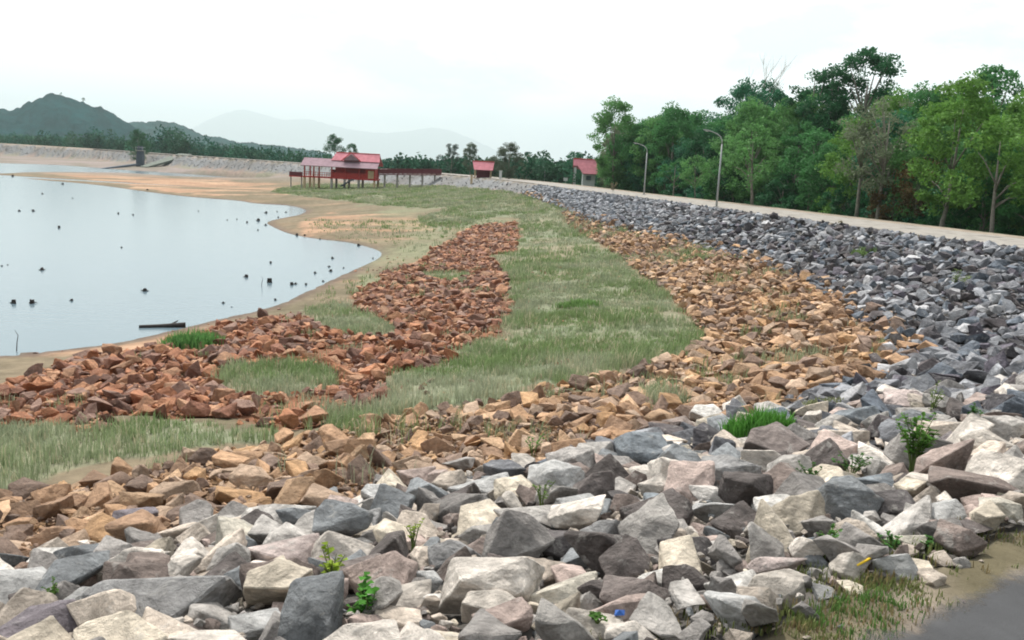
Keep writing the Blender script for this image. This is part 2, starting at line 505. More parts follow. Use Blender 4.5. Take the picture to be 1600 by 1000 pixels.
# picture-space outlines of the patches on the beach, used only to look up which patch a ground point belongs to
RUST = [[(-60, 612), (0, 600), (120, 568), (250, 542), (330, 512), (352, 500), (430, 492), (500, 494), (540, 520), (620, 532), (640, 522), (560, 492), (552, 456),
         (600, 430), (640, 418), (690, 385), (720, 362), (760, 352), (806, 346), (808, 392), (765, 400), (795, 440), (790, 500), (745, 540), (690, 562),
         (605, 585), (575, 625), (560, 655), (450, 668), (380, 655), (200, 660), (0, 676), (-60, 682)]]
GRASS = [[(-80, 690), (0, 680), (200, 662), (330, 662), (430, 676), (430, 692), (330, 708), (200, 728), (100, 752), (0, 782), (-80, 800)],
         [(590, 606), (660, 578), (755, 544), (797, 505), (800, 440), (772, 402), (812, 394), (815, 340), (770, 342), (690, 362), (650, 345), (700, 325), (600, 322),
          (500, 310), (425, 300), (480, 288), (590, 286), (700, 292), (800, 298), (880, 312), (880, 335), (900, 360), (960, 396), (1000, 432), (1050, 470),
          (1092, 520), (1090, 550), (1000, 570), (900, 600), (780, 622), (640, 648), (570, 655)],
         [(325, 600), (370, 580), (440, 566), (520, 578), (525, 600), (450, 616), (350, 612)],
         [(470, 480), (530, 475), (590, 495), (620, 515), (600, 528), (540, 524), (500, 510)],
         [(500, 650), (560, 640), (600, 655), (560, 680), (500, 672)],
         [(660, 428), (720, 424), (750, 432), (700, 444)],
         [(1000, 622), (1060, 610), (1070, 628), (1010, 640)]]
def zones(X, Y, Z, reg):
    """0 bare sand, 1 rust rocks, 2 grass, 3 ochre, 4 grey, 5 outside"""
    U, Vv, Dp = project(np.stack([X, Y, Z], 1))
    wob = 17 * (vnoise(X, Y, 1.6, 2) - 0.5) * np.clip(30 / np.maximum(Dp, 5), 0.15, 1.5)
    U2, V2 = U + wob * 2.2, Vv + wob
    vis = Dp > 1
    z = np.where(reg == 3, 0, np.where(reg == 2, 3, np.where(reg == 1, 4, 5)))
    for p in RUST:
        z = np.where(vis & (reg >= 2) & (reg <= 3) & in_poly(U2, V2, p), 1, z)
    for p in GRASS:
        z = np.where(vis & (reg >= 2) & (reg <= 3) & in_poly(U2, V2, p), 2, z)
    return z, U, Vv, Dp

# ------------------------------------------------------------------ ground sheet
X, Y, Z, reg = GX.ravel(), GY.ravel(), _z.ravel(), _reg.ravel()
d0, d1, d2, dw = _d0.ravel(), _d1.ravel(), _d2.ravel(), _dw.ravel()
zn, U, Vv, Dp = zones(X, Y, Z, reg)
n_big, n_mid, n_fine = fbm(X, Y, 9, 1), fbm(X, Y, 2.2, 2), fbm(X, Y, 0.7, 4)
def mixc(a, b, f):
    f = np.clip(f, 0, 1)[:, None]
    return np.asarray(a) * (1 - f) + np.asarray(b) * f
n = len(X)
one = np.ones((n, 1))
orange = mixc(one * (0.30, 0.185, 0.12), one * (0.41, 0.27, 0.18), (fbm(X * 0.4, Y, 2.2, 71) - 0.3) * 2.4)
brown = mixc(one * (0.135, 0.115, 0.075), one * (0.20, 0.16, 0.11), (n_mid - 0.3) * 2)
OR = [[(60, 268), (120, 278), (250, 298), (330, 304), (440, 304), (440, 288), (380, 283), (200, 272)], [(-60, 560), (60, 553), (200, 538), (330, 506), (360, 520), (300, 560), (0, 620), (-60, 620)],
      [(465, 372), (470, 345), (520, 333), (600, 333), (690, 340), (700, 358), (620, 362), (540, 360)]]
om = np.zeros(n)
for p_ in OR: om = np.maximum(om, in_poly(U + 30 * (n_big - 0.5), Vv + 6 * (n_mid - 0.5), p_) * 1.0)
om *= (Dp > 1)
sand = mixc(brown, orange, np.clip(om * 1.1 + (fbm(X * 0.35, Y, 3, 9) - 0.56) * 5 * (om * 0.6 + 0.4) - om * 0.1, 0, 1))
sand = mixc(sand, one * (0.135, 0.10, 0.08), (1.0 - dw / (0.5 + 1.1 * n_big)) * 1.2)          # wet margin at the waterline
sand = mixc(sand, one * (0.19, 0.19, 0.12), np.where((U > 560) & (Vv < 470), (fbm(X, Y, 5, 12) - 0.35) * 3, 0))
mudf = mixc(one * (0.24, 0.20, 0.185), one * (0.17, 0.15, 0.12), (n_big - 0.35) * 3)
sand = mixc(sand, mudf, np.clip((Y - 190) / 30, 0, 1) * ((U < 520) & (U > -200) | (X < -60)))
c = sand
c = np.where((zn == 1)[:, None], mixc(one * (0.16, 0.075, 0.045), one * (0.25, 0.12, 0.07), n_mid), c)
gr = mixc(one * (0.20, 0.205, 0.14), one * (0.15, 0.175, 0.11), (n_mid - 0.3) * 2)
gr = mixc(gr, one * (0.22, 0.195, 0.135), (fbm(X, Y, 3.5, 91) - 0.55) * 5)
c = np.where((zn == 2)[:, None], gr, c)
c = np.where((zn == 3)[:, None], mixc(one * (0.15, 0.095, 0.055), one * (0.22, 0.14, 0.08), n_mid), c)
c = np.where((zn == 4)[:, None], mixc(one * (0.09, 0.085, 0.08), one * (0.14, 0.13, 0.12), n_mid), c)
fv = 0.75 + 0.5 * fbm(X, Y, 1.8, 21, 2)
farface = mixc(one * (0.185, 0.19, 0.195), one * (0.15, 0.145, 0.14), (n_big - 0.45) * 3) * fv[:, None]
c = np.where(((reg == 1) & (Y > 118))[:, None], farface, c)
c = np.where(((reg == 2) & (Y > 118))[:, None], mixc(one * (0.20, 0.19, 0.14), one * (0.25, 0.19, 0.16), (n_big - 0.3) * 3), c)
# outside
dirt = mixc(one * (0.30, 0.25, 0.205), one * (0.22, 0.185, 0.15), (n_mid - 0.3) * 2.5)
verge = mixc(one * (0.11, 0.095, 0.06), dirt, (n_fine - 0.5) * 4)
outc = np.where((d0 < 0.42 + 0.1 * n_fine)[:, None], verge, dirt)
outc = mixc(outc, one * (0.05, 0.075, 0.03), (d0 - 8.9) / 0.8)
c = np.where((zn == 5)[:, None], outc, c)
c = np.where((zn == 5)[:, None] & (Y > 900)[:, None], one * (0.06, 0.10, 0.05), c)
c = np.where((reg == 4)[:, None], one * (0.12, 0.11, 0.09), c)
Zg = Z + np.where((reg == 1) | (reg == 2) | (zn == 1), -0.10, 0) + 0.05 * (n_fine - 0.5) * (Y < 60) * (reg < 4) * (d0 > 0.3) * ~((zn == 5) & (d0 < 9.5))
nx, ny = NXG, NYG
ii = (np.arange(ny - 1)[:, None] * nx + np.arange(nx - 1)[None, :]).ravel()
F = np.stack([ii, ii + 1, ii + nx + 1, ii + nx], 1)
o = mesh_np('ground', np.stack([X, Y, Zg], 1), F, M['ground'], ('soil', c), smooth=True)
tag(o, kind='structure')
o = MB().add([(-320, -60, ZW), (60, -60, ZW), (60, 330, ZW), (-320, 330, ZW)], [(0, 1, 2, 3)]).build('water', M['water'])
tag(o, kind='structure')

# road as a sheet following the crest
def offset_line(pl, d):
    P = pl[:, :2]
    T = np.gradient(P, axis=0)
    T /= np.linalg.norm(T, axis=1)[:, None]
    return P + np.stack([T[:, 1], -T[:, 0]], 1) * d
_P = C0[6:-14, :2]
_L = np.concatenate([[0], np.cumsum(np.hypot(*np.diff(_P, axis=0).T))])
_q = np.arange(0, _L[-1], 0.75)
RD = np.stack([np.interp(_q, _L, _P[:, 0]), np.interp(_q, _L, _P[:, 1])], 1)
for _ in range(8): RD[1:-1] = (RD[:-2] + 2 * RD[1:-1] + RD[2:]) / 4
RD3 = np.hstack([RD, np.zeros((len(RD), 1))])
def strip(name, a, b, z, m, colf, k=6):
    rows = [offset_line(RD, a + (b - a) * i / k) for i in range(k + 1)]
    V = np.concatenate([np.hstack([r, np.full((len(r), 1), z)]) for r in rows])
    nn = len(RD)
    F = np.array([(i * nn + j, i * nn + j + 1, (i + 1) * nn + j + 1, (i + 1) * nn + j) for i in range(k) for j in range(nn - 1)])[:, ::-1]
    o = mesh_np(name, V, F, m, ('soil', colf(V)), smooth=True)
    ea = o.data.color_attributes.new('edge', 'FLOAT_COLOR', 'POINT')
    e = np.zeros((len(V), 4), np.float32)
    for i in range(k + 1): e[i * nn:(i + 1) * nn, 0] = min(i, k - i) * (b - a) / k
    ea.data.foreach_set('color', e.ravel())
    return tag(o, kind='structure')
def roadcol(V):
    f = np.clip((V[:, 1] - 12) / 14, 0, 1)  # same asphalt throughout; its pale look at grazing view is painted in farther off
    return mixc(np.ones((len(V), 1)) * (0.055, 0.056, 0.06), np.ones((len(V), 1)) * (0.27, 0.25, 0.225), f)
ma = M['asphalt']; t = ma.node_tree; b = t.nodes['Principled BSDF']
old = b.inputs['Base Color'].links[0].from_socket
ed = N(t, 'ShaderNodeAttribute'); ed.attribute_name = 'edge'
gp = N(t, 'ShaderNodeNewGeometry'); nz = N(t, 'ShaderNodeTexNoise'); nz.inputs['Scale'].default_value = 3.5; nz.inputs['Detail'].default_value = 8; nz.inputs['Roughness'].default_value = 0.75
t.links.new(gp.outputs['Position'], nz.inputs['Vector'])
sp_ = N(t, 'ShaderNodeSeparateColor'); t.links.new(ed.outputs['Color'], sp_.inputs[0])
ad = N(t, 'ShaderNodeMath', operation='MULTIPLY_ADD'); ad.inputs[1].default_value = 0.5; t.links.new(nz.outputs['Fac'], ad.inputs[0]); t.links.new(sp_.outputs[0], ad.inputs[2])
rr_ = N(t, 'ShaderNodeMapRange'); rr_.inputs[1].default_value = 0.36; rr_.inputs[2].default_value = 0.52; t.links.new(ad.outputs[0], rr_.inputs[0])
t.links.new(old, b.inputs['Base Color'])
trn = N(t, 'ShaderNodeBsdfTransparent'); mxs = N(t, 'ShaderNodeMixShader')
t.links.new(rr_.outputs[0], mxs.inputs[0]); t.links.new(trn.outputs[0], mxs.inputs[1]); t.links.new(b.outputs[0], mxs.inputs[2])
t.links.new(mxs.outputs[0], t.nodes['Material Output'].inputs['Surface'])
strip('road', 0.30, 7.0, 0.012, M['asphalt'], roadcol, 30)

# ------------------------------------------------------------------ rock shapes
def rock_mesh(name, seed, level, m=None):
    r = random.Random(seed)
    bm = bmesh.new()
    ax = Vector((1.0, r.uniform(0.62, 0.95), r.uniform(0.45, 0.8)))
    n = r.randint(10, 15)
    for i in range(n):
        v = Vector((r.gauss(0, 1), r.gauss(0, 1), r.gauss(0, 1))).normalized()
        mxx = max(abs(v.x), abs(v.y), abs(v.z))
        v = v * (0.35 + 0.65 / mxx * 0.8) * r.uniform(0.78, 1.10)       # between a ball and a block
        bm.verts.new((v.x * ax.x, v.y * ax.y, v.z * ax.z))
    res = bmesh.ops.convex_hull(bm, input=bm.verts[:])
    bmesh.ops.delete(bm, geom=[e for e in res['geom_interior'] if isinstance(e, bmesh.types.BMVert)], context='VERTS')
    bmesh.ops.dissolve_limit(bm, angle_limit=R(14), verts=bm.verts[:], edges=bm.edges[:])
    if level >= 1:
        bmesh.ops.bevel(bm, geom=bm.edges[:], offset=0.028 if level > 1 else 0.035, segments=1, affect='EDGES', profile=0.6)
    bmesh.ops.triangulate(bm, faces=bm.faces[:])
    if level >= 2:
        for it in range(2 if level == 2 else 3):
            es = [e for e in bm.edges if e.calc_length() > (0.36, 0.2, 0.11)[it]]
            bmesh.ops.subdivide_edges(bm, edges=es, cuts=1)
            bmesh.ops.triangulate(bm, faces=bm.faces[:])
        off = Vector((seed * 3.1, seed * 1.7, 0))
        for v in bm.verts:
            p = v.co
            h = mn.fractal(p * 2.6 + off, 0.8, 2.2, 4) * 0.036 + (mn.ridged_multi_fractal(p * 1.5 + off, 0.9, 2.0, 3, 1.0, 2.0) - 1) * 0.022
            v.co = p + p.normalized() * h
    mxr = max(abs(v.co.x) for v in bm.verts)
    for v in bm.verts: v.co /= mxr
    bmesh.ops.recalc_face_normals(bm, faces=bm.faces[:])
    me = bpy.data.meshes.new(name)
    bm.to_mesh(me); bm.free()
    if m: me.materials.append(m)
    return me
def arrays(me):
    V = np.empty(len(me.vertices) * 3); me.vertices.foreach_get('co', V)
    F = np.empty(len(me.loops), np.int64); me.loops.foreach_get('vertex_index', F)
    return V.reshape(-1, 3), F.reshape(-1, 3)
HI = {k: [rock_mesh(nm, 100 + i, 3, M[mk]) for i in range(14)] for k, nm, mk in
      (('g', 'grey_rock', 'rock'), ('o', 'ochre_rock', 'ochre'), ('r', 'rust_rock', 'ochre'))}
MID = [arrays(rock_mesh('rock_template', 300 + i, 2)) for i in range(12)]
LO = [arrays(rock_mesh('rock_template', 500 + i, 1)) for i in range(16)]
XLO = [arrays(rock_mesh('rock_template', 700 + i, 0)) for i in range(16)]

def rotm(n, tilt):
    """random rotations, vectorised: spin about z then a tilt about a horizontal axis"""
    a = rng.uniform(0, 2 * PI, n); b = rng.normal(0, tilt, n); g = rng.uniform(0, 2 * PI, n)
    ca, sa, cb, sb, cg, sg = np.cos(a), np.sin(a), np.cos(b), np.sin(b), np.cos(g), np.sin(g)
    z, o = np.zeros(n), np.ones(n)
    Ra = np.array([[ca, -sa, z], [sa, ca, z], [z, z, o]]).transpose(2, 0, 1)
    Rb = np.array([[o, z, z], [z, cb, -sb], [z, sb, cb]]).transpose(2, 0, 1)
    Rg = np.array([[cg, -sg, z], [sg, cg, z], [z, z, o]]).transpose(2, 0, 1)
    return Rg @ Rb @ Ra

def darts(cands, pack):
    """cands: list of (x, y, r) sorted big first; keeps those that do not overlap too far"""
    cell = 0.6
    grid = {}
    keep = []
    for i, (x, y, r) in enumerate(cands):
        cx, cy = int(x // cell), int(y // cell)
        ok = True
        for a in (-2, -1, 0, 1, 2):
            for b in (-2, -1, 0, 1, 2):
                for (qx, qy, qr) in grid.get((cx + a, cy + b), ()):
                    dd = pack * (r + qr)
                    if (x - qx) ** 2 + (y - qy) ** 2 < dd * dd:
                        ok = False; break
                if not ok: break
            if not ok: break
        if ok:
            grid.setdefault((cx, cy), []).append((x, y, r))
            keep.append(i)
    return keep, grid

# hand-placed boulders of the foreground: u, v of the boulder's middle, width px, colour, squash, label
PAL = {'beige': (0.47, 0.425, 0.38), 'white': (0.60, 0.575, 0.545), 'pale': (0.40, 0.395, 0.39), 'grey': (0.26, 0.255, 0.255), 'blue': (0.185, 0.205, 0.225),
       'pink': (0.42, 0.35, 0.33), 'brown': (0.19, 0.16, 0.15), 'dark': (0.105, 0.095, 0.095), 'plum': (0.165, 0.145, 0.16), 'cream': (0.53, 0.49, 0.42)}
HAND = [
 (262, 925, 235, 'grey', 'big grey-brown slab, the largest boulder in the bottom left of the picture'),
 (30, 920, 120, 'pale', 'bluish grey boulder cut by the left picture edge beside the big slab'),
 (440, 862, 120, 'pink', 'pinkish boulder above and right of the big grey slab'),
 (345, 845, 110, 'cream', 'cream boulder touching the top of the big grey slab'),
 (210, 812, 70, 'plum', 'dark lilac rock poking up against the ochre stones left of the cream boulder'),
 (555, 885, 105, 'brown', 'brown-grey boulder right of the pinkish one'),
 (618, 928, 110, 'beige', 'broad beige boulder left of centre at the bottom'),
 (692, 932, 62, 'white', 'upright whitish rock beside the broad beige boulder'),
 (868, 925, 118, 'cream', 'large flat-faced cream boulder at bottom centre'),
 (872, 852, 88, 'dark', 'blackish brown boulder with a shaded face behind the cream one'),
 (952, 842, 92, 'grey', 'rounded grey boulder right of the blackish brown one'),
 (1024, 900, 92, 'white', 'smooth egg-shaped white boulder low in the centre right'),
 (1075, 862, 92, 'dark', 'black-faced boulder right of the grey one, above the white egg'),
 (1012, 712, 102, 'blue', 'dark blue block with a flat top at the edge of the ochre stones'),
 (745, 765, 110, 'pale', 'wide pale grey boulder below the green sprig'),
 (752, 808, 62, 'white', 'small white rock under the wide pale boulder'),
 (868, 760, 96, 'pale', 'pale boulder left of the dark blue block'),
 (905, 790, 75, 'pale', 'pale sloping rock just below the pale boulder in mid bank'),
 (655, 905, 60, 'pale', 'pale rock wedged between beige and whitish boulders'),
 (770, 960, 105, 'beige', 'beige-grey rock left of the large cream boulder'),
 (1000, 935, 110, 'brown', 'brown-grey boulder in front of the white egg-shaped one'),
 (1215, 878, 96, 'pink', 'rounded pink-beige boulder next to the weedy verge'),
 (1268, 846, 82, 'blue', 'slate blue boulder behind the rounded pink one'),
 (1342, 826, 82, 'white', 'upright white boulder between the slate blue rock and the verge'),
 (1222, 798, 84, 'white', 'angular white boulder behind the slate blue one'),
 (1195, 830, 70, 'beige', 'beige rock left of the angular white boulder'),
 (1412, 838, 66, 'cream', 'cream rock at the verge right of the upright white boulder'),
 (1330, 885, 66, 'beige', 'beige rock next to the yellow stick'),
 (1135, 912, 88, 'white', 'flat white rock near the end of the weedy verge'),
 (1140, 950, 96, 'pale', 'pale jagged rock in the weeds near the bottom edge'),
 (1215, 915, 90, 'beige', 'low pale beige rock flat in the verge weeds'),
 (1282, 920, 45, 'pale', 'small pale rock alone in the verge weeds'),
 (1400, 886, 70, 'pale', 'flat grey rock sunk in the verge below the yellow stick'),
 (1562, 798, 62, 'cream', 'cream rock at the right end of the verge'),
 (1480, 805, 74, 'pale', 'pale green-grey rock on the verge left of the cream one'),
 (1400, 792, 76, 'dark', 'dark grey rock behind the verge rocks'),
 (1360, 752, 72, 'blue', 'blue-grey rock beside the dark low weed'),
 (1280, 748, 70, 'cream', 'cream rock above the dark low weed'),
 (1450, 755, 80, 'beige', 'beige slab below the leafy weed'),
 (1545, 700, 84, 'beige', 'wide beige rock right of the leafy weed'),
 (1210, 702, 100, 'brown', 'purple-brown boulder just below the bright grass tuft'),
 (1240, 715, 66, 'blue', 'slate rock right below the purple-brown boulder'),
 (1106, 655, 60, 'white', 'whitish rock with a notch left of the bright grass tuft'),
 (1422, 630, 72, 'pink', 'pinkish grey rock left of the tall thin weed'),
 (1340, 655, 72, 'blue', 'blue-grey slab above the leafy weed'),
 (1560, 735, 70, 'pale', 'pale rock near the right picture edge under the wide beige rock'),
 (470, 800, 90, 'white', 'white rock at the crest of the pale bank left of centre'),
 (545, 818, 90, 'grey', 'grey rock right of the white crest rock'),
 (590, 780, 60, 'pale', 'small pale rock sitting on the border with the ochre stones'),
 (640, 815, 80, 'brown', 'brown-grey rock left of the yellow-green sprout'),
 (80, 880, 70, 'white', 'white-grey rock at the far left of the bank'),
 (140, 940, 90, 'pale', 'pale rock between the left edge boulder and the big slab'),
 (705, 870, 80, 'grey', 'grey rock right of the yellow-green sprout'),
 (790, 890, 85, 'brown', 'brown wedge rock left of the cream boulder'),
 (800, 830, 62, 'dark', 'dark brown rock between the grey boulders in mid bank'),
 (975, 780, 60, 'dark', 'small black-shadowed rock below the dark blue block'),
 (1050, 790, 80, 'blue', 'blue-black rock with a bright ridge below the blue block'),
 (1110, 800, 70, 'pale', 'pale angular rock right of the blue-black ridge rock'),
 (1140, 745, 84, 'grey', 'grey rock below the whitish notched rock'),
 (925, 980, 90, 'beige', 'beige rock at the bottom edge beside the cream boulder'),
 (400, 975, 90, 'pale', 'pale rock at the bottom edge right of the big slab'),
 (60, 990, 120, 'plum', 'lilac-grey boulder in the bottom left corner'),
 (500, 965, 70, 'brown', 'brown rock behind the yellow-green leaves at the bottom'),
]
hand = []
for u, v, wpx, cn, lab in HAND:
    d = px_ray(u, v + wpx * 0.12)
    lo, hi = 1.0, 200.0
    for _ in range(40):
        m_ = (lo + hi) / 2
        if CAM_Z + d[2] * m_ > hz(d[0] * m_, d[1] * m_) + 0.02: lo = m_
        else: hi = m_
    x, y = d[0] * lo, d[1] * lo
    dep = float(project(np.array([[x, y, hz(x, y)]]))[2][0])
    hand.append((x, y, 0.5 * wpx * dep / FPX, cn, lab))

# candidates over the whole bank and the rusty berm
def gen(zone_sel, box, dens, sizes):
    x0, y0, x1, y1 = box
    n = int((x1 - x0) * (y1 - y0) * dens)
    X = rng.uniform(x0, x1, n); Y = rng.uniform(y0, y1, n)
    d = np.hypot(X, Y)
    return X, Y, d
BX = (-45, 1.5, 34, 124)
nC = 430000
Xc = rng.uniform(BX[0], BX[2], nC); Yc = rng.uniform(BX[1], BX[3], nC)
fr = (np.abs(Xc) < 0.78 * Yc + 5)                       # a generous wedge round the view
Xc, Yc = Xc[fr], Yc[fr]
Zc, rc, d0c, s0c, d1c, d2c, dwc = height(Xc, Yc, True)
znc, Uc, Vc, Dc = zones(Xc, Yc, Zc, rc)
edge = rng.random(len(Xc))
keepm = (znc == 1) | (znc == 3) | (znc == 4) | ((znc == 5) & (d0c < 0.16) & (edge < 0.5)) | ((znc == 2) & (edge < 0.03) & (fbm(Xc, Yc, 2.5, 81, 2) > 0.55) & (Dc < 60)) | ((znc == 0) & (Yc < 70) & (edge < 0.006))
keepm &= ~(((znc == 3) | (znc == 1)) & (fbm(Xc, Yc, 1.5, 61, 2) > 0.68) & (edge < 0.9))
keepm &= ~((znc == 3) & (Yc > 75) & (edge < 0.6))
Xc, Yc, Zc, znc, Uc, Vc, Dc, d1c, d0c, d2c = [a[keepm] for a in (Xc, Yc, Zc, znc, Uc, Vc, Dc, d1c, d0c, d2c)]
q = rng.random(len(Xc))
ln = np.exp(rng.normal(0, 0.56, len(Xc)))
rad = np.where(znc == 4, 0.148, np.where(znc == 3, 0.102, 0.098)) * ln
rad = np.where((znc == 4) & (q < 0.012) & (Yc < 40), rng.uniform(0.24, 0.34, len(Xc)), rad)
rad = np.where(Yc > 45, np.maximum(rad, 0.13) * (1 + (Yc - 45) / 300), rad)
rad = np.where((znc == 2) | (znc == 0), rng.uniform(0.05, 0.13, len(Xc)), rad)
rad = np.where((znc == 4) & (d0c < 0.35), np.minimum(rad, 0.17), rad)
rad = np.where(znc == 5, np.minimum(rad, 0.09), rad)
rad = np.clip(rad, 0.055, 0.33)
order = np.argsort(-(rad + (q * 0.03)))
cands = [(h[0], h[1], h[2] * 1.02) for h in hand] + [(Xc[i], Yc[i], rad[i]) for i in order]
keep, _ = darts(cands, 0.63)
nh = len(hand)
ki = np.array([order[k - nh] for k in keep if k >= nh])
Xk, Yk, Zk, zk, rk, Uk, Vk, Dk, d1k, d0k = [a[ki] for a in (Xc, Yc, Zc, znc, rad, Uc, Vc, Dc, d1c, d0c)]
nk = len(ki)
print('rocks', nk)
# colours
fam = np.where(zk == 4, 0, np.where(zk == 3, 1, 2))
fam = np.where((zk == 5), 0, fam)
fam = np.where((zk == 2) & (d1k < 9), 1, fam)
mixb = rng.random(nk)
fam = np.where((zk == 4) & (d1k < 0.9) & (mixb < 0.45 * (1 - d1k / 0.9)), 1, fam)
fam = np.where((zk == 3) & (d1k < 0.5) & (mixb < 0.35), 0, fam)
col = np.zeros((nk, 3))
pal_near = np.array([PAL[k] for k in ('beige', 'white', 'pale', 'beige', 'grey', 'grey', 'blue', 'pink', 'brown', 'dark', 'cream', 'pale')])
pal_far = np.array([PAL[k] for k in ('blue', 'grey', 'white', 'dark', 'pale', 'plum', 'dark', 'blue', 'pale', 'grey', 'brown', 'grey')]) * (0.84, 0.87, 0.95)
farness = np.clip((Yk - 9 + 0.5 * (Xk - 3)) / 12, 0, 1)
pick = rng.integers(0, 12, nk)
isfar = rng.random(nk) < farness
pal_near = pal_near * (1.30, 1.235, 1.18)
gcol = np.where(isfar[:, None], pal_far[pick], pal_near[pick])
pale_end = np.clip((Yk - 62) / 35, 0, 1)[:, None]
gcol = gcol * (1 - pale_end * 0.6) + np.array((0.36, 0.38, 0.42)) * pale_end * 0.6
pal_o = np.array([(0.40, 0.265, 0.165), (0.47, 0.335, 0.22), (0.30, 0.205, 0.14), (0.36, 0.24, 0.155), (0.23, 0.17, 0.135), (0.44, 0.29, 0.165), (0.40, 0.31, 0.235), (0.19, 0.145, 0.12)]) * (1.2, 1.12, 1.08)
pal_r = np.array([(0.43, 0.195, 0.105), (0.48, 0.245, 0.14), (0.28, 0.13, 0.085), (0.38, 0.17, 0.095), (0.22, 0.12, 0.09), (0.46, 0.26, 0.16), (0.30, 0.19, 0.15)])
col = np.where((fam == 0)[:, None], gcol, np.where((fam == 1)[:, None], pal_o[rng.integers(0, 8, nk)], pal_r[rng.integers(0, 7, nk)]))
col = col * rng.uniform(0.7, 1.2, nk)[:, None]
mauve = ((fam == 2) & (Yk > 38))[:, None]
col = np.where(mauve, col * 0.85 + np.array((0.26, 0.19, 0.16)) * 0.15, col)
lift = rng.uniform(-0.12, 0.50, nk) * rk + 0.02
lift = np.where((zk == 2) | (zk == 0) | (zk == 5), 0.1 * rk, lift)

# which rocks become things of their own: the 300 of each kind that show largest
infr = (Uk > -10) & (Uk < 1610) & (Vk < 1015) & (Vk > 150)
size_px = rk / np.maximum(Dk, 1)
single = np.zeros(nk, bool)
for f, cnt in ((0, 300 - nh), (1, 300), (2, 300)):
    idx = np.where((fam == f) & infr)[0]
    idx = idx[np.argsort(-size_px[idx])[:cnt]]
    single[idx] = True
tone = lambda c: 'whitish' if min(c) > 0.47 else 'pale' if sum(c) / 3 > 0.34 else 'dark' if sum(c) / 3 < 0.135 else 'slate' if c[2] > c[0] * 1.05 else 'brownish' if c[0] > c[2] * 1.25 else 'mid grey'
def place_rock(kind, x, y, z, r, c, tilt=0.35, flat=1.0):
    me = random.choice(HI[kind])
    o = bpy.data.objects.new({'g': 'grey_rock', 'o': 'ochre_rock', 'r': 'rust_rock'}[kind], me)
    o.location = (x, y, z)
    o.rotation_euler = (random.gauss(0, tilt), random.gauss(0, tilt), random.uniform(0, 2 * PI))
    o.scale = (r * random.uniform(0.95, 1.2), r * random.uniform(0.9, 1.1), r * flat * random.uniform(0.85, 1.1))
    o.color = (*c, 1)
    return link(o)
for x, y, r, cn, lab in hand:
    o = place_rock('g', x, y, hz(x, y) + r * 0.25, r * 1.02, tuple(1.18 * q for q in PAL[cn]), 0.12, 0.95)
    o.rotation_euler.z = random.choice((0, PI)) + random.uniform(-0.35, 0.35)
    tag(o, lab, 'rock', 'rocks of the pale bank beside the road')
for i in np.where(single)[0]:
    f = 'gor'[fam[i]]
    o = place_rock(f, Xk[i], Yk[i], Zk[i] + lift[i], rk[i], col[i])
    t_ = tone(col[i])
    if f == 'g':
        where = ('lying on the weedy verge' if zk[i] == 5 else 'low in the bank next to the ochre stones' if d1k[i] < 2.2 else 'high in the bank close to the road verge' if d0k[i] < 1.8 else 'in the middle of the bank')
        side = 'left' if Uk[i] < 530 else 'centre' if Uk[i] < 1060 else 'right'
        tag(o, f'{t_} angular riprap rock {where}, {side} part', 'rock', f'{t_} riprap rocks {where}, {side} part')
    elif f == 'o':
        side = 'below the left grass strip' if Uk[i] < 460 else 'below the middle of the meadow' if Uk[i] < 900 else 'right of the meadow'
        tn = 'light' if sum(col[i]) > 0.86 else 'dull' if sum(col[i]) < 0.58 else 'orange-brown'
        tag(o, f'{tn} ochre stained stone {side}', 'stone', f'{tn} ochre stones {side}')
    else:
        side = 'on the rusty berm by the left shore' if Uk[i] < 330 else 'on the rusty berm between two grass islands' if Uk[i] < 560 else 'on the rusty heap beside the meadow'
        tn = 'light' if sum(col[i]) > 0.72 else 'dark' if sum(col[i]) < 0.46 else 'brick red'
        tag(o, f'{tn} rust stained stone {side}', 'stone', f'{tn} rust stones {side}')

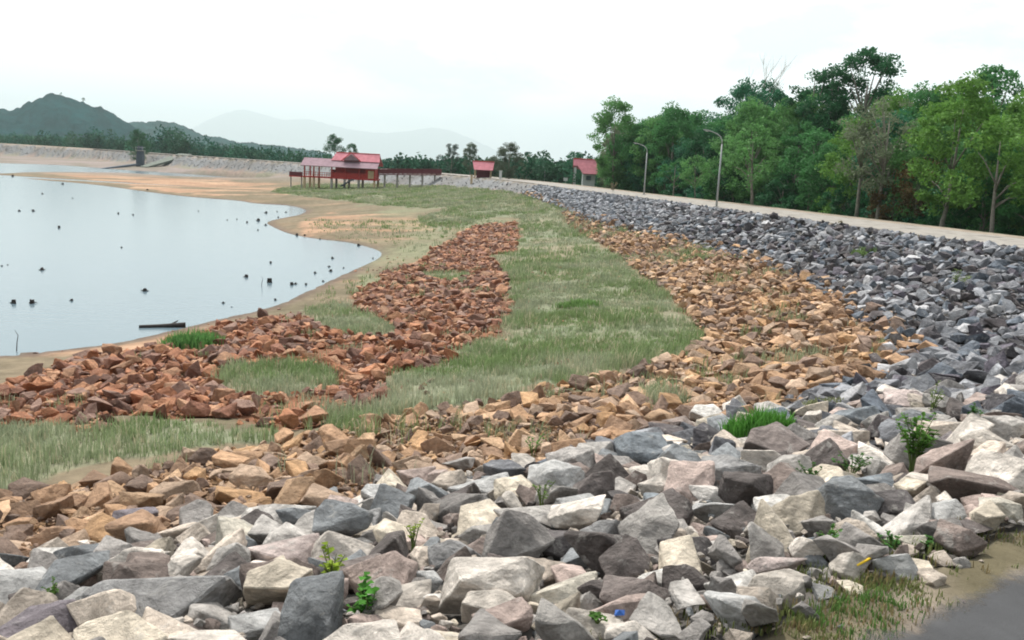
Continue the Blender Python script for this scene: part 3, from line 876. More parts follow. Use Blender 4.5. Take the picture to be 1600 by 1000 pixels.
def merge_rocks(sel, name, label, mk='rocks'):
    Vs, Fs, Cs = [], [], []
    base = 0
    idx = np.where(sel)[0]
    tr = rng.integers(0, 10000, len(idx))
    Rr = rotm(len(idx), 0.6)
    sc = np.stack([rng.uniform(0.95, 1.2, len(idx)), rng.uniform(0.9, 1.1, len(idx)), rng.uniform(0.8, 1.05, len(idx))], 1)
    for j, i in enumerate(idx):
        T = MID if Yk[i] < 19 else XLO
        V, F = T[tr[j] % len(T)]
        V = (V * (sc[j] * rk[i])) @ Rr[j].T + (Xk[i], Yk[i], Zk[i] + lift[i])
        Vs.append(V); Fs.append(F + base); base += len(V)
        Cs.append(np.repeat(col[i][None, :], len(V), 0))
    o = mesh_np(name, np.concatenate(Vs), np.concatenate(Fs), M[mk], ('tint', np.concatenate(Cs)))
    return tag(o, label, 'rocks', None, 'stuff')
def pebbles():
    n = 30000
    X = rng.uniform(-12, 16, n); Y = rng.uniform(2.5, 20, n)
    m = np.abs(X) < 0.8 * Y + 3
    X, Y = X[m], Y[m]
    Z, rg, d0_, _, d1_, _, _ = height(X, Y, True)
    m = (rg == 1) | (rg == 2) | ((rg == 0) & (d0_ < 0.5) & (rng.random(len(X)) < 0.12))
    X, Y, Z, rg = X[m], Y[m], Z[m], rg[m]
    n = len(X)
    r = np.exp(rng.normal(0, 0.4, n)) * 0.04
    r = np.where(rg == 0, r * 0.5, r)
    tr = rng.integers(0, 16, n); Rr = rotm(n, 0.6)
    Vs, Fs, Cs, base = [], [], [], 0
    for j in range(n):
        V, F = LO[tr[j]]
        V = (V * r[j]) @ Rr[j].T + (X[j], Y[j], Z[j] + (0.4 * r[j] if rg[j] == 0 else rng.uniform(-0.06, 0.07)))
        Vs.append(V); Fs.append(F + base); base += len(V)
        c_ = pal_near[(tr[j] * 5 + j) % 12] if rg[j] != 2 else pal_o[(tr[j] * 5 + j) % 8]
        Cs.append(np.repeat((c_ * 0.85)[None, :], len(V), 0))
    o = mesh_np('rock_chips', np.concatenate(Vs), np.concatenate(Fs), M['rocks'], ('tint', np.concatenate(Cs)))
    tag(o, 'small chips and gravel filling the gaps between the near rocks', 'gravel', None, 'stuff')
pebbles()
merge_rocks(~single & (fam == 0), 'riprap', 'loose grey and blue riprap covering the bank below the road')
merge_rocks(~single & (fam == 1), 'ochre_rubble', 'ochre stained rubble lying between grey riprap and grass', 'ochres')
merge_rocks(~single & (fam == 2), 'rust_rubble', 'rusty red rubble lying near the waterline', 'ochres')
# far faces of the dam: small pale stones
def far_rocks():
    n = 60000
    X = rng.uniform(-260, 20, n); Y = rng.uniform(118, 440, n)
    m = np.abs(X) < 0.66 * Y
    X, Y = X[m], Y[m]
    Z, rg, d0_, s_, d1_, d2_, dw_ = height(X, Y, True)
    m = (rg == 1) & (d0_ > 0.3)
    X, Y, Z = X[m], Y[m], Z[m]
    n = len(X)
    print('far rocks', n)
    r = rng.uniform(0.08, 0.17, n) * (1 + (Y - 120) / 500)
    tr = rng.integers(0, 16, n); Rr = rotm(n, 0.5)
    Vs, Fs, Cs, base = [], [], [], 0
    pal = np.array([(0.27, 0.28, 0.29), (0.23, 0.24, 0.255), (0.26, 0.24, 0.235), (0.30, 0.295, 0.285), (0.20, 0.195, 0.21)]) * 0.78
    for j in range(n):
        V, F = XLO[tr[j]]
        V = (V * r[j]) @ Rr[j].T + (X[j], Y[j], Z[j] + 0.2 * r[j])
        Vs.append(V); Fs.append(F + base); base += len(V)
        Cs.append(np.repeat(pal[(tr[j] * 7 + j) % 5][None, :], len(V), 0))
    o = mesh_np('far_riprap', np.concatenate(Vs), np.concatenate(Fs), M['rocks'], ('tint', np.concatenate(Cs)))
    tag(o, 'pale riprap on the far face of the dam beyond the red pavilion', 'rocks', None, 'stuff')
far_rocks()

# ------------------------------------------------------------------ grass and weeds
def blades(X, Y, Z, hgt, wid, colr, nb, spread):
    """nb bent blades per tuft, two-segment triangles"""
    n = len(X)
    k = n * nb
    x = np.repeat(X, nb) + rng.normal(0, 1, k) * np.repeat(spread, nb)
    y = np.repeat(Y, nb) + rng.normal(0, 1, k) * np.repeat(spread, nb)
    z = np.repeat(Z, nb)
    h = np.repeat(hgt, nb) * rng.uniform(0.5, 1.15, k)
    wd = np.repeat(wid, nb) * rng.uniform(0.7, 1.3, k)
    a = rng.uniform(0, 2 * PI, k); ln = rng.uniform(0.1, 0.75, k)
    dx, dy = np.cos(a), np.sin(a)
    px_, py_ = -dy * wd, dx * wd
    m1 = 0.55 * h
    v0 = np.stack([x - px_, y - py_, z - 0.02], 1); v1 = np.stack([x + px_, y + py_, z - 0.02], 1)
    bx, by = x + dx * ln * h * 0.25, y + dy * ln * h * 0.25
    v2 = np.stack([bx + px_ * 0.8, by + py_ * 0.8, z + m1], 1); v3 = np.stack([bx - px_ * 0.8, by - py_ * 0.8, z + m1], 1)
    v4 = np.stack([x + dx * ln * h * 0.75, y + dy * ln * h * 0.75, z + h * (1 - 0.25 * ln)], 1)
    V = np.stack([v0, v1, v2, v3, v4], 1).reshape(-1, 3)
    b = np.arange(k) * 5
    Fq = np.stack([b, b + 1, b + 2, b + 3], 1)
    Ft = np.stack([b + 3, b + 2, b + 4], 1)
    cc = np.repeat(colr, nb, 0) * rng.uniform(0.75, 1.25, k)[:, None]
    return V, [Fq, Ft], np.repeat(cc, 5, 0)
n = 620000
Xg = rng.uniform(-45, 16, n); Yg = rng.uniform(8, 190, n)
m = np.abs(Xg) < 0.75 * Yg + 4
m &= rng.random(n) < np.clip(1.3 - Yg / 60, 0.16, 1)
Xg, Yg = Xg[m], Yg[m]
Zg_, rg, _, _, d1g, d2g, dwg = height(Xg, Yg, True)
zg, Ug, Vg, Dg = zones(Xg, Yg, Zg_, rg)
patch = fbm(Xg, Yg, 1.7, 31)
pr = rng.random(len(Xg))
m = ((zg == 2) & (pr < np.clip((patch - 0.25) * 5, 0.15, 1) * np.clip(1.3 - (fbm(Xg, Yg, 3.5, 91) - 0.54) * 6, 0.35, 1))) | ((zg == 0) & (Ug > 470) & (Vg > 345) & (dwg > 1.0) & (pr < 0.16 * np.clip(dwg / 5, 0, 1))) | (((zg == 3) | (zg == 1)) & (fbm(Xg, Yg, 1.5, 61, 2) > 0.70) & (pr < 0.14)) | ((zg == 3) & (Yg > 52) & (patch > 0.48)) 
Xg, Yg, Zg_, patch = Xg[m], Yg[m], Zg_[m], patch[m]
print('tufts', len(Xg))
gh = rng.uniform(0.6, 1.5, len(Xg)) * (0.12 + 0.55 * np.clip(fbm(Xg, Yg, 2.2, 33) - 0.28, 0, 1)) * (1 + np.clip((30 - Yg) / 40, 0, 0.5))
gw = 0.0035 + 0.00030 * Yg
dry, grn, gry = np.array((0.45, 0.42, 0.29)), np.array((0.20, 0.275, 0.12)), np.array((0.32, 0.35, 0.24))
f1 = np.clip((fbm(Xg, Yg, 3.2, 41) - 0.35) * 3.3, 0, 1)[:, None]
gc = grn * (1 - f1) + gry * f1
sel = (rng.random(len(Xg)) < 0.13)[:, None]
gc = np.where(sel, dry, gc)
V, F, C = blades(Xg, Yg, Zg_, gh, gw, gc, 6, 0.05 + 0.0012 * Yg)
o = mesh_np('grass', V, F, M['grass'], ('tint', C))
tag(o, 'grey-green meadow grass growing between the rock heaps', 'grass', None, 'stuff')
# verge weeds along the near road
n = 420000
Xv = rng.uniform(-3, 22, n); Yv = rng.uniform(1.5, 32, n)
_, rv, d0v, _, _, _, _ = height(Xv, Yv, True)
pv = fbm(Xv, Yv, 0.9, 51)
m = (rv == 0) & (d0v < 0.58) & (rng.random(n) < np.clip((pv - 0.36) * 6, 0.03, 1) * np.clip(2.1 - d0v * 3.9, 0.02, 1))
m |= (rv == 1) & (d0v < 0.5) & (rng.random(n) < 0.2)
Xv, Yv, pv = Xv[m], Yv[m], pv[m]
Zv = height(Xv, Yv)
cv = np.where((rng.random(len(Xv)) < 0.24)[:, None], np.array((0.24, 0.19, 0.10)), np.where((pv > 0.55)[:, None], np.array((0.10, 0.19, 0.05)), np.array((0.16, 0.19, 0.07))))
V, F, C = blades(Xv, Yv, Zv, rng.uniform(0.02, 0.085, len(Xv)), np.full(len(Xv), 0.0045), cv, 7, np.full(len(Xv), 0.035))
o = mesh_np('verge_weeds', V, F, M['grass'], ('tint', C))
tag(o, 'low green and brown weeds on the verge beside the asphalt', 'weeds', None, 'stuff')

# single plants
def on_ground(u, v, dz=0.0):
    d = px_ray(u, v)
    lo, hi = 1.0, 400.0
    for k in range(1, 400):
        tt = 1.0 * 1.016 ** k * 1.5
        if CAM_Z + d[2] * tt < hz(d[0] * tt, d[1] * tt) + dz:
            hi = tt; lo = tt / 1.016; break
    for _ in range(20):
        m_ = (lo + hi) / 2
        if CAM_Z + d[2] * m_ > hz(d[0] * m_, d[1] * m_) + dz: lo = m_
        else: hi = m_
    return d[0] * lo, d[1] * lo, CAM_Z + d[2] * lo
def grass_tuft(u, v, wpx, hpx, colr, label, nb=60):
    x, y, z = on_ground(u, v)
    dep = y
    wr, h = wpx * dep / FPX / 2, hpx * dep / FPX
    root = empty('grass_tuft', (x, y, z))
    tag(root, label, 'grass tuft')
    k = max(6, int(nb))
    a = rng.uniform(0, 2 * PI, k); rr = np.sqrt(rng.random(k)) * wr
    X, Y = np.cos(a) * rr, np.sin(a) * rr * 0.7
    Zz = np.array([hz(x + X[i], y + Y[i]) for i in range(k)]) - z + (0.12 if u > 1100 and v > 600 else 0.0)
    V, F, C = blades(X, Y, Zz, np.full(k, h) * (1.1 - 0.5 * rr / max(wr, 1e-3)), np.full(k, 0.004 + 0.0006 * dep), np.repeat(np.array(colr)[None], k, 0), 9, np.full(k, wr * 0.12))
    mesh_np('leaf_blades', V, F, M['grass'], ('tint', C), parent=root)
    return root
BG = (0.10, 0.27, 0.05)
grass_tuft(300, 543, 90, 36, (0.12, 0.27, 0.08), 'bright green grass clump on the orange sand by the floating log', 110)
grass_tuft(1182, 688, 100, 50, BG, 'bright green grass tuft between the grey rocks above the purple-brown boulder', 110)
grass_tuft(1345, 398, 44, 14, (0.16, 0.24, 0.09), 'small green grass patch high on the dark riprap below the road', 40)
grass_tuft(1055, 626, 50, 14, (0.20, 0.22, 0.10), 'thin grass patch among the ochre stones right of centre', 34)
grass_tuft(1285, 640, 60, 12, (0.22, 0.24, 0.13), 'dry low tuft on the border of ochre and grey stones', 34)
grass_tuft(905, 480, 70, 17, (0.16, 0.27, 0.09), 'brighter green clump in the middle of the meadow', 50)

def leafy(u, v, wpx, hpx, colr, label, nl=90, stems=6, lsz=0.035, name='weed_plant'):
    x, y, z = on_ground(u, v)
    wr, h = wpx * y / FPX / 2, hpx * y / FPX
    up_ = 0.13 if v > 600 and (u < 1380 or v < 800) else 0.0
    root = empty(name, (x, y, z - 0.02 + up_))
    tag(root, label, 'plant')
    st = MB()
    V, Fq = [], []
    for i in range(stems):
        a = random.uniform(0, 2 * PI); q = random.uniform(0.2, 1) * wr
        tip = Vector((math.cos(a) * q, math.sin(a) * q, h * random.uniform(0.55, 1.05)))
        pts = [Vector((0, 0, 0)) + Vector((tip.x * 0.15, tip.y * 0.15, 0)), Vector((tip.x * 0.45, tip.y * 0.45, tip.z * 0.6)), tip]
        st.tube([pts[0] - Vector((0, 0, up_ + 0.05))] + pts, [0.006, 0.006, 0.005, 0.003], 5)
        for j in range(nl // stems):
            f = random.uniform(0.2, 1.0)
            p = pts[0].lerp(pts[1], f * 2) if f < 0.5 else pts[1].lerp(pts[2], f * 2 - 1)
            d = Vector((random.gauss(0, 1), random.gauss(0, 1), random.uniform(0.0, 0.8))).normalized()
            sdv = d.cross(Vector((0, 0, 1))).normalized()
            L = lsz * random.uniform(0.7, 1.4); wd = L * 0.42
            b = len(V)
            mid = p + d * L * 0.5 + Vector((0, 0, 0.1 * L)); 
            V += [p, mid + sdv * wd, p + d * L - Vector((0, 0, 0.15 * L)), mid - sdv * wd]
            Fq.append((b, b + 1, b + 2, b + 3))
    st.build('stem', M['stemg'], root)
    C = np.repeat(rng.uniform(0.5, 0.95, len(Fq)), 4)[:, None] * np.array(colr)
    mesh_np('leaves', np.array([tuple(p) for p in V]), np.array(Fq), M['grass'], ('tint', C), parent=root)
M['stemg'] = mat('stemg', (0.12, 0.17, 0.05), var=0.1)
YG = (0.30, 0.42, 0.05)
leafy(1425, 742, 84, 84, (0.12, 0.27, 0.05), 'leafy green weed, tallest plant in the grey bank near the verge', 420, 16, 0.055)
leafy(1512, 694, 44, 52, (0.06, 0.17, 0.04), 'dark green weed beside the wide beige rock near the right edge', 110, 6, 0.05)
leafy(1452, 660, 48, 56, (0.20, 0.28, 0.08), 'thin yellowish weed standing behind the leafy green one', 80, 6, 0.05)
leafy(1328, 756, 70, 34, (0.06, 0.17, 0.04), 'low dark creeping weed right of the cream rock', 140, 8, 0.035)
leafy(1262, 772, 56, 34, (0.06, 0.15, 0.04), 'low dark creeping weed left of the angular white boulder gap', 120, 8, 0.035)
leafy(1395, 862, 64, 34, (0.08, 0.22, 0.05), 'green creeper at the verge behind the flat grey rock', 140, 8, 0.03)
leafy(1450, 850, 44, 16, (0.08, 0.22, 0.05), 'small green creeper on the verge, right of the flat grey rock', 110, 8, 0.03)
leafy(1285, 878, 56, 34, (0.09, 0.22, 0.05), 'green weed on the verge between pink boulder and beige rock', 110, 7, 0.03)
leafy(645, 868, 44, 44, YG, 'yellow-green sprout in a gap above the broad beige boulder', 60, 5, 0.03)
leafy(518, 935, 66, 60, YG, 'round yellow-green leaves sprouting right of the big grey slab', 70, 8, 0.055)
leafy(490, 985, 70, 50, (0.18, 0.36, 0.06), 'yellow-green plant at the bottom picture edge under the round leaves', 60, 6, 0.05)
leafy(575, 990, 110, 50, (0.10, 0.30, 0.05), 'bright green plant at the bottom edge below the broad beige boulder', 90, 8, 0.055)
leafy(85, 962, 50, 40, (0.08, 0.18, 0.03), 'dark green tuft between the boulders at the far left', 70, 6, 0.03)
leafy(832, 720, 44, 40, (0.12, 0.30, 0.06), 'green sprig where the ochre stones meet the pale bank', 60, 6, 0.045)
leafy(845, 802, 56, 40, (0.17, 0.26, 0.08), 'faint green sprig in the centre of the pale bank', 50, 6, 0.04)
leafy(930, 1000, 50, 16, (0.10, 0.22, 0.05), 'green weed at the bottom edge by the cream boulder', 50, 6, 0.03)
leafy(1492, 452, 40, 34, (0.20, 0.27, 0.10), 'pale green bush on the dark riprap near the right edge', 120, 8, 0.12)
leafy(1310, 358, 16, 14, (0.20, 0.16, 0.08), 'small brown shrub on the crest beside the far road', 60, 6, 0.12)
leafy(958, 300, 24, 14, (0.24, 0.20, 0.12), 'small brown shrub on the crest near the first lamp post', 60, 6, 0.2)
leafy(1405, 372, 14, 10, (0.10, 0.14, 0.05), 'tiny dark shrub at the road edge near the right side', 40, 5, 0.12)

# the yellow stick and a scrap of litter
def yellow_stick():
    x, y, z = on_ground(1352, 893)
    st = MB().tube([(-0.085, -0.05, 0), (0.0, 0.0, 0.02), (0.085, 0.05, 0.04)], [0.009, 0.009, 0.008], 8).build('yellow_stick', M['yellow'])
    st.location = (x, y, z + 0.06)
    tag(st, 'short bright yellow stick lying in the verge weeds by a beige rock', 'stick')
yellow_stick()
x, y, z = on_ground(965, 990)
o = MB().add([(-0.03, -0.02, 0), (0.03, -0.015, 0.004), (0.035, 0.02, 0.02), (-0.02, 0.03, 0.012), (0, 0, 0.03), (-0.02, 0, -0.01), (0.02, 0.01, -0.01)],
             [(0, 1, 4), (1, 2, 4), (2, 3, 4), (3, 0, 4), (0, 5, 6, 1), (1, 6, 2), (0, 3, 5), (3, 2, 6, 5)]).build('plastic_scrap', M['blue'])
o.location = (x, y, z + 0.12)
tag(o, 'tiny crumpled blue plastic scrap between rocks at the bottom edge', 'litter')

# ------------------------------------------------------------------ stumps and log in the water
STU = [(22, 474, 13), (50, 474, 13), (66, 422, 9), (112, 470, 7), (92, 356, 7), (30, 330, 5), (52, 330, 6), (66, 303, 4), (113, 310, 3), (185, 334, 5), (208, 336, 4), (190, 387, 4),
       (226, 455, 11), (385, 433, 9), (421, 441, 14), (423, 411, 6), (456, 445, 9), (462, 444, 6), (478, 445, 6), (492, 427, 6), (505, 440, 5), (517, 424, 7), (514, 417, 5), (519, 404, 6),
       (537, 419, 4), (349, 474, 6), (430, 469, 6), (362, 480, 3), (404, 345, 8), (416, 333, 6), (386, 348, 5), (370, 343, 3), (355, 344, 3), (310, 330, 3), (403, 360, 4), (464, 368, 7),
       (476, 369, 6), (500, 374, 4), (560, 384, 7), (583, 404, 4), (415, 352, 5), (435, 340, 4), (447, 332, 4), (433, 331, 3), (230, 298, 6), (98, 288, 5), (20, 276, 6), (12, 414, 3), (3, 416, 4)]
def stump_mesh(i):
    r = random.Random(900 + i)
    mb = MB()
    n = 9; rings = 5
    V = []
    for k in range(rings):
        zz = -0.3 + (0.95) * k / (rings - 1)
        for j in range(n):
            a = 2 * PI * j / n
            q = (0.55 - 0.16 * k / rings) * (1 + 0.22 * math.sin(a * 3 + i) + r.uniform(-0.08, 0.08))
            V.append((math.cos(a) * q, math.sin(a) * q, zz + (r.uniform(-0.12, 0.15) if k == rings - 1 else 0)))
    F = [(k * n + j, k * n + (j + 1) % n, (k + 1) * n + (j + 1) % n, (k + 1) * n + j) for k in range(rings - 1) for j in range(n)]
    F.append(tuple((rings - 1) * n + j for j in range(n)))
    mb.add(V, F)
    for j in range(r.randint(2, 4)):
        a = r.uniform(0, 2 * PI)
        mb.tube([(math.cos(a) * 0.35, math.sin(a) * 0.35, 0.15), (math.cos(a) * 0.75, math.sin(a) * 0.75, 0.12 + r.uniform(-0.05, 0.25)), (math.cos(a) * 1.1, math.sin(a) * 1.1, r.uniform(-0.1, 0.3))], [0.14, 0.09, 0.03], 6)
    return mb
stumps = [stump_mesh(i).build('tree_stump', M['stump']) for i in range(5)]
used = set()
for j, (u, v, s_) in enumerate(STU):
    x, y = px_z(u, v, ZW)
    k = j % 5
    if k not in used: o = stumps[k]; used.add(k)
    else: o = stumps[k].copy(); COL.objects.link(o)
    o.location = (x, y, ZW)
    sc = s_ * y / FPX / 1.8
    o.scale = (sc, sc, sc * 1.15)
    o.rotation_euler = (0, 0, random.uniform(0, 6))
    big = s_ >= 9
    where = 'near the left picture edge' if (v > 400 and u < 240) else 'near the right shore' if (v > 395) else 'at the sandy point' if u > 345 else 'by the sandbank' if v < 302 else 'in open water'
    tag(o, f'{"large" if big else "small"} dark stump sticking out of the water {where}', 'stump', f'{"large" if big else "small"} stumps {where}')
x0, y0 = px_z(217, 512, ZW); x1, y1 = px_z(290, 511, ZW)
mb = MB().tube([(x0, y0, ZW + 0.04), (x0 * 0.6 + x1 * 0.4, y0 * 0.6 + y1 * 0.4 + 0.05, ZW + 0.03), (x1, y1, ZW + 0.08)], [0.07, 0.10, 0.13], 10)
mb.tube([(x0 * .35 + x1 * .65, y0 * .35 + y1 * .65, ZW + 0.08), (x0 * .2 + x1 * .8, y0 * .2 + y1 * .8 + 0.2, ZW + 0.25)], [0.05, 0.02], 6)
o = mb.build('floating_log', M['stump'], smooth=True)
tag(o, 'long dark log floating at the shore behind the bright green clump', 'log')
for (u, v, hp, lab) in ((25, 548, 34, 'thin bent twig standing in the shallows at the left edge'), (408, 447, 16, 'thin upright twig in the water left of the big stump pair')):
    x, y = px_z(u, v, ZW); h = hp * y / FPX
    o = MB().tube([(x, y, ZW - 0.3), (x + 0.05, y, ZW + h * 0.4), (x + 0.10, y, ZW + h * 0.75), (x - 0.02, y, ZW + h)], [0.02, 0.016, 0.012, 0.006], 5).build('twig', M['stump'])
    tag(o, lab, 'twig')

# ------------------------------------------------------------------ street lamps
def street_lamp(u, D, H, label, lean=0.0):
    x, y = px_D(u, D)
    z = hz(x, y) - 0.05
    root = empty('street_lamp', (x, y, z))
    tag(root, label, 'street lamp', 'street lamps along the crest road')
    k = H / 6.3
    MB().tube([(0, 0, 0), (0, 0, 2.2 * k), (0, 0, 5.2 * k)], [0.085, 0.075, 0.055], 12).build('pole', M['steel'], root, True)
    pts = [(0, 0, 5.2 * k), (-0.03, 0, 5.5 * k), (-0.16, 0, 5.78 * k), (-0.42, 0, 5.98 * k), (-0.85, 0, 6.15 * k), (-1.1, 0, 6.22 * k)]
    MB().tube(pts, [0.05, 0.045, 0.042, 0.04, 0.036, 0.034], 10).build('arm', M['steel'], root, True)
    hd = MB()
    prof = [(-1.0, 6.19), (-1.1, 6.27), (-1.45, 6.34), (-1.6, 6.31), (-1.55, 6.25), (-1.1, 6.17)]
    hd.prism([(a, b * k) for a, b in prof], -0.11, 0.11)
    h = hd.build('lamp_head', M['steel'], root)
    MB().add([(-1.48, -0.08, 6.23 * k), (-1.15, -0.08, 6.165 * k), (-1.15, 0.08, 6.165 * k), (-1.48, 0.08, 6.23 * k), (-1.3, 0, 6.14 * k)],
             [(0, 1, 4), (1, 2, 4), (2, 3, 4), (3, 0, 4), (3, 2, 1, 0)]).build('lens', M['lampglass'], h)
    MB().box(-0.2, -0.2, 0, 0.2, 0.2, 0.12).build('footing', M['concrete'], root)
    return root
street_lamp(1124, 72, 6.1, 'tall grey street lamp with curved arm, the nearer one beside the road')
street_lamp(1009, 98, 5.6, 'tall grey street lamp with curved arm, the farther one beside the road')
street_lamp(852, 172, 5.0, 'faint thin street lamp between the big round tree and the gatehouse')
street_lamp(824, 185, 4.8, 'faint thin street lamp just right of the big round tree')

# ------------------------------------------------------------------ buildings
def red_pavilion():
    D = 165.0
    x0, _ = px_D(474, D); x1, _ = px_D(588, D)
    W = x1 - x0
    root = empty('stilt_pavilion', (x0, D, -1.7), 0)
    tag(root, 'red pavilion on stilts with pink tiled gable roof above the shore', 'pavilion')
    gz = lambda dx, dy: hz(x0 + dx, D + dy) + 1.7 - 0.3
    # stilts and posts
    for dx, top, m_ in [(0.2, 0, 'cream'), (1.9, 0, 'cream'), (5.2, 0, 'concrete'), (7.6, 0, 'concrete'), (10.2, 0, 'concrete'), (W - 0.3, 0, 'cream')]:
        for dy in (0.3, 4.7):
            MB().box(dx - 0.19, dy - 0.19, min(gz(dx, dy), -0.4), dx + 0.19, dy + 0.19, -0.02).build('stilt', M[m_], root)
            MB().box(dx - 0.11, dy - 0.11, 0.2, dx + 0.11, dy + 0.11, 2.2).build('post', M['redpaint'], root)
    MB().box(-0.1, 0, -0.02, W + 0.1, 5, 0.2).build('deck', M['redpaint'], root)
    rl = MB()
    for h in (0.55, 0.95):
        rl.box(0.0, 0.05, h, 5.0, 0.13, h + 0.08)
    for i in range(12):
        rl.box(0.1 + i * 0.42, 0.06, 0.2, 0.16 + i * 0.42, 0.12, 1.0)
    rl.build('railing', M['redpaint'], root)
    # hall walls
    wl = MB()
    wl.box(5.0, 0.35, 0.2, 11.4, 0.47, 1.15); wl.box(5.0, 4.5, 0.2, W - 0.4, 4.62, 2.2)
    wl.box(11.4, 0.35, 0.2, W - 0.4, 0.47, 2.2); wl.box(W - 0.52, 0.47, 0.2, W - 0.4, 4.5, 2.2); wl.box(5.0, 0.47, 0.2, 5.1, 4.5, 1.6)
    wl.build('wall', M['redpaint'], root)
    MB().box(11.9, 0.28, 0.3, 13.0, 0.35, 1.7).build('door', M['cream'], root)
    # front roof plane and rear plane: ridge at 3.7, eaves at 2.2
    MB().slab([(-0.4, -0.6, 2.15), (W + 0.3, -0.6, 2.15), (W + 0.3, 2.5, 3.55), (-0.4, 2.5, 3.55)], 0.12).build('lower_roof', M['mauveroof'], root)
    MB().slab([(-0.4, 2.52, 3.55), (4.6, 2.52, 3.55), (4.6, 5.6, 2.15), (-0.4, 5.6, 2.15)], 0.12).build('lower_roof', M['mauveroof'], root)
    MB().add([(-0.3, -0.3, 2.2), (-0.3, 5.3, 2.2), (-0.3, 2.5, 3.45), (-0.2, -0.3, 2.2), (-0.2, 5.3, 2.2), (-0.2, 2.5, 3.45)],
             [(0, 1, 2), (3, 5, 4), (0, 3, 4, 1), (1, 4, 5, 2), (2, 5, 3, 0)]).build('gable', M['darkred'], root)
    up = MB()
    up.slab([(4.8, 1.6, 3.32), (W + 0.4, 1.6, 3.32), (W + 0.1, 3.6, 4.75), (5.3, 3.6, 4.75)], 0.1)
    up.slab([(5.3, 3.62, 4.75), (W + 0.1, 3.62, 4.75), (W + 0.4, 6.2, 2.6), (4.8, 6.2, 2.6)], 0.1)
    up.build('upper_roof', M['redroof'], root)
    # cross gable
    cx = 8.6
    MB().prism([(cx - 1.5, 3.45), (cx + 1.5, 3.45), (cx, 4.6)], 1.0, 3.4).build('cross_gable', M['mauveroof'], root)
    tr = MB()
    for s_ in (-1, 1):
        tr.tube([(cx + s_ * 1.8, 0.9, 3.3), (cx, 0.9, 4.85)], 0.09, 6)
    tr.build('barge_board', M['redpaint'], root)
    MB().tube([(5.3, 3.61, 4.8), (W + 0.1, 3.61, 4.8)], 0.09, 6).build('ridge_cap', M['redpaint'], root)
    # steps down on the right
    sp = MB()
    for i in range(7):
        sp.box(9.0 - i * 0.32, -1.6, -0.1 - i * 0.2, 9.4 - i * 0.32, -0.02, 0.05 - i * 0.2)
    sp.build('steps', M['darkconc'], root)
red_pavilion()
def walkway():
    xa, _ = px_D(592, 168)
    a = Vector((xa, 168, -0.5)); x2, y2 = px_D(690, 172)
    b = Vector((x2, y2, -0.05))
    root = empty('footbridge', a)
    tag(root, 'long dark red footbridge running from the pavilion to the dam', 'footbridge')
    d = b - a
    def bar(p, q, r_, mb): mb.tube([p, q], r_, 6)
    MB().slab([Vector((0, -0.7, 0)), d + Vector((0, -0.7, 0)), d + Vector((0, 0.7, 0)), Vector((0, 0.7, 0))], 0.18).build('deck', M['darkred'], root)
    rl = MB()
    for h in (0.5, 1.0):
        for s_ in (-0.65, 0.65): bar(Vector((0, s_, h)), d + Vector((0, s_, h)), 0.05, rl)
    for i in range(14):
        p = d * (i / 13)
        for s_ in (-0.65, 0.65): bar(p + Vector((0, s_, 0)), p + Vector((0, s_, 1.0)), 0.05, rl)
    rl.build('railing', M['darkred'], root)
    MB().slab([Vector((0, -0.74, 0.08)), d + Vector((0, -0.74, 0.08)), d + Vector((0, -0.74, 0.92)), Vector((0, -0.74, 0.92))], 0.05).build('side_panel', M['darkred'], root)
    for i in range(5):
        p = d * ((i + 0.5) / 5)
        gzz = hz(a.x + p.x, a.y + p.y) - a.z - 0.2
        if gzz < p.z - 0.25:
            MB().box(p.x - 0.15, p.y - 0.3, gzz, p.x + 0.15, p.y + 0.3, p.z - 0.19).build('pier', M['concrete'], root)
walkway()
def red_jetty():
    xa, _ = px_D(452, 166); xb, _ = px_D(473, 166)
    root = empty('jetty', (xa, 166, -1.75))
    tag(root, 'short brownish red jetty at the left end of the pavilion', 'jetty')
    MB().box(0, 0, -0.02, xb - xa, 2.2, 0.16).build('deck', M['redpaint'], root)
    pn = MB(); pn.box(0, 0.05, 0.16, xb - xa, 0.12, 0.9)
    pn.build('side_panel', M['darkred'], root)
    for dx in (0.2, (xb - xa) - 0.3):
        MB().box(dx - 0.1, 0.5, hz(xa + dx, 166) + 1.5, dx + 0.1, 0.7, -0.02).build('pier', M['concrete'], root)
red_jetty()
def small_pavilion():
    D = 158
    x, y = px_D(755, D)
    z = hz(x, y)
    root = empty('shelter', (x, y, 0.0 + z))
    tag(root, 'small open shelter with pink roof left of the big round tree', 'shelter')
    for sx in (-1.4, 1.4):
        for sy in (0, 2.4): MB().box(sx - 0.09, sy - 0.09, -0.3, sx + 0.09, sy + 0.09, 1.6).build('post', M['cream'], root)
    MB().box(-1.1, 0.6, -0.2, 1.2, 2.2, 1.25).build('kiosk', M['darkred'], root)
    MB().slab([(-1.5, -0.6, 1.35), (1.75, -0.6, 1.35), (1.95, 1.2, 2.75), (-1.9, 1.2, 2.75)], 0.1).build('roof_slope', M['redroof'], root)
    MB().slab([(-1.9, 1.22, 2.75), (1.95, 1.22, 2.75), (1.75, 3.0, 1.35), (-1.5, 3.0, 1.35)], 0.1).build('roof_slope', M['redroof'], root)
    MB().tube([(-1.9, 1.21, 2.8), (1.95, 1.21, 2.8)], 0.08, 6).build('ridge_cap', M['redpaint'], root)
small_pavilion()
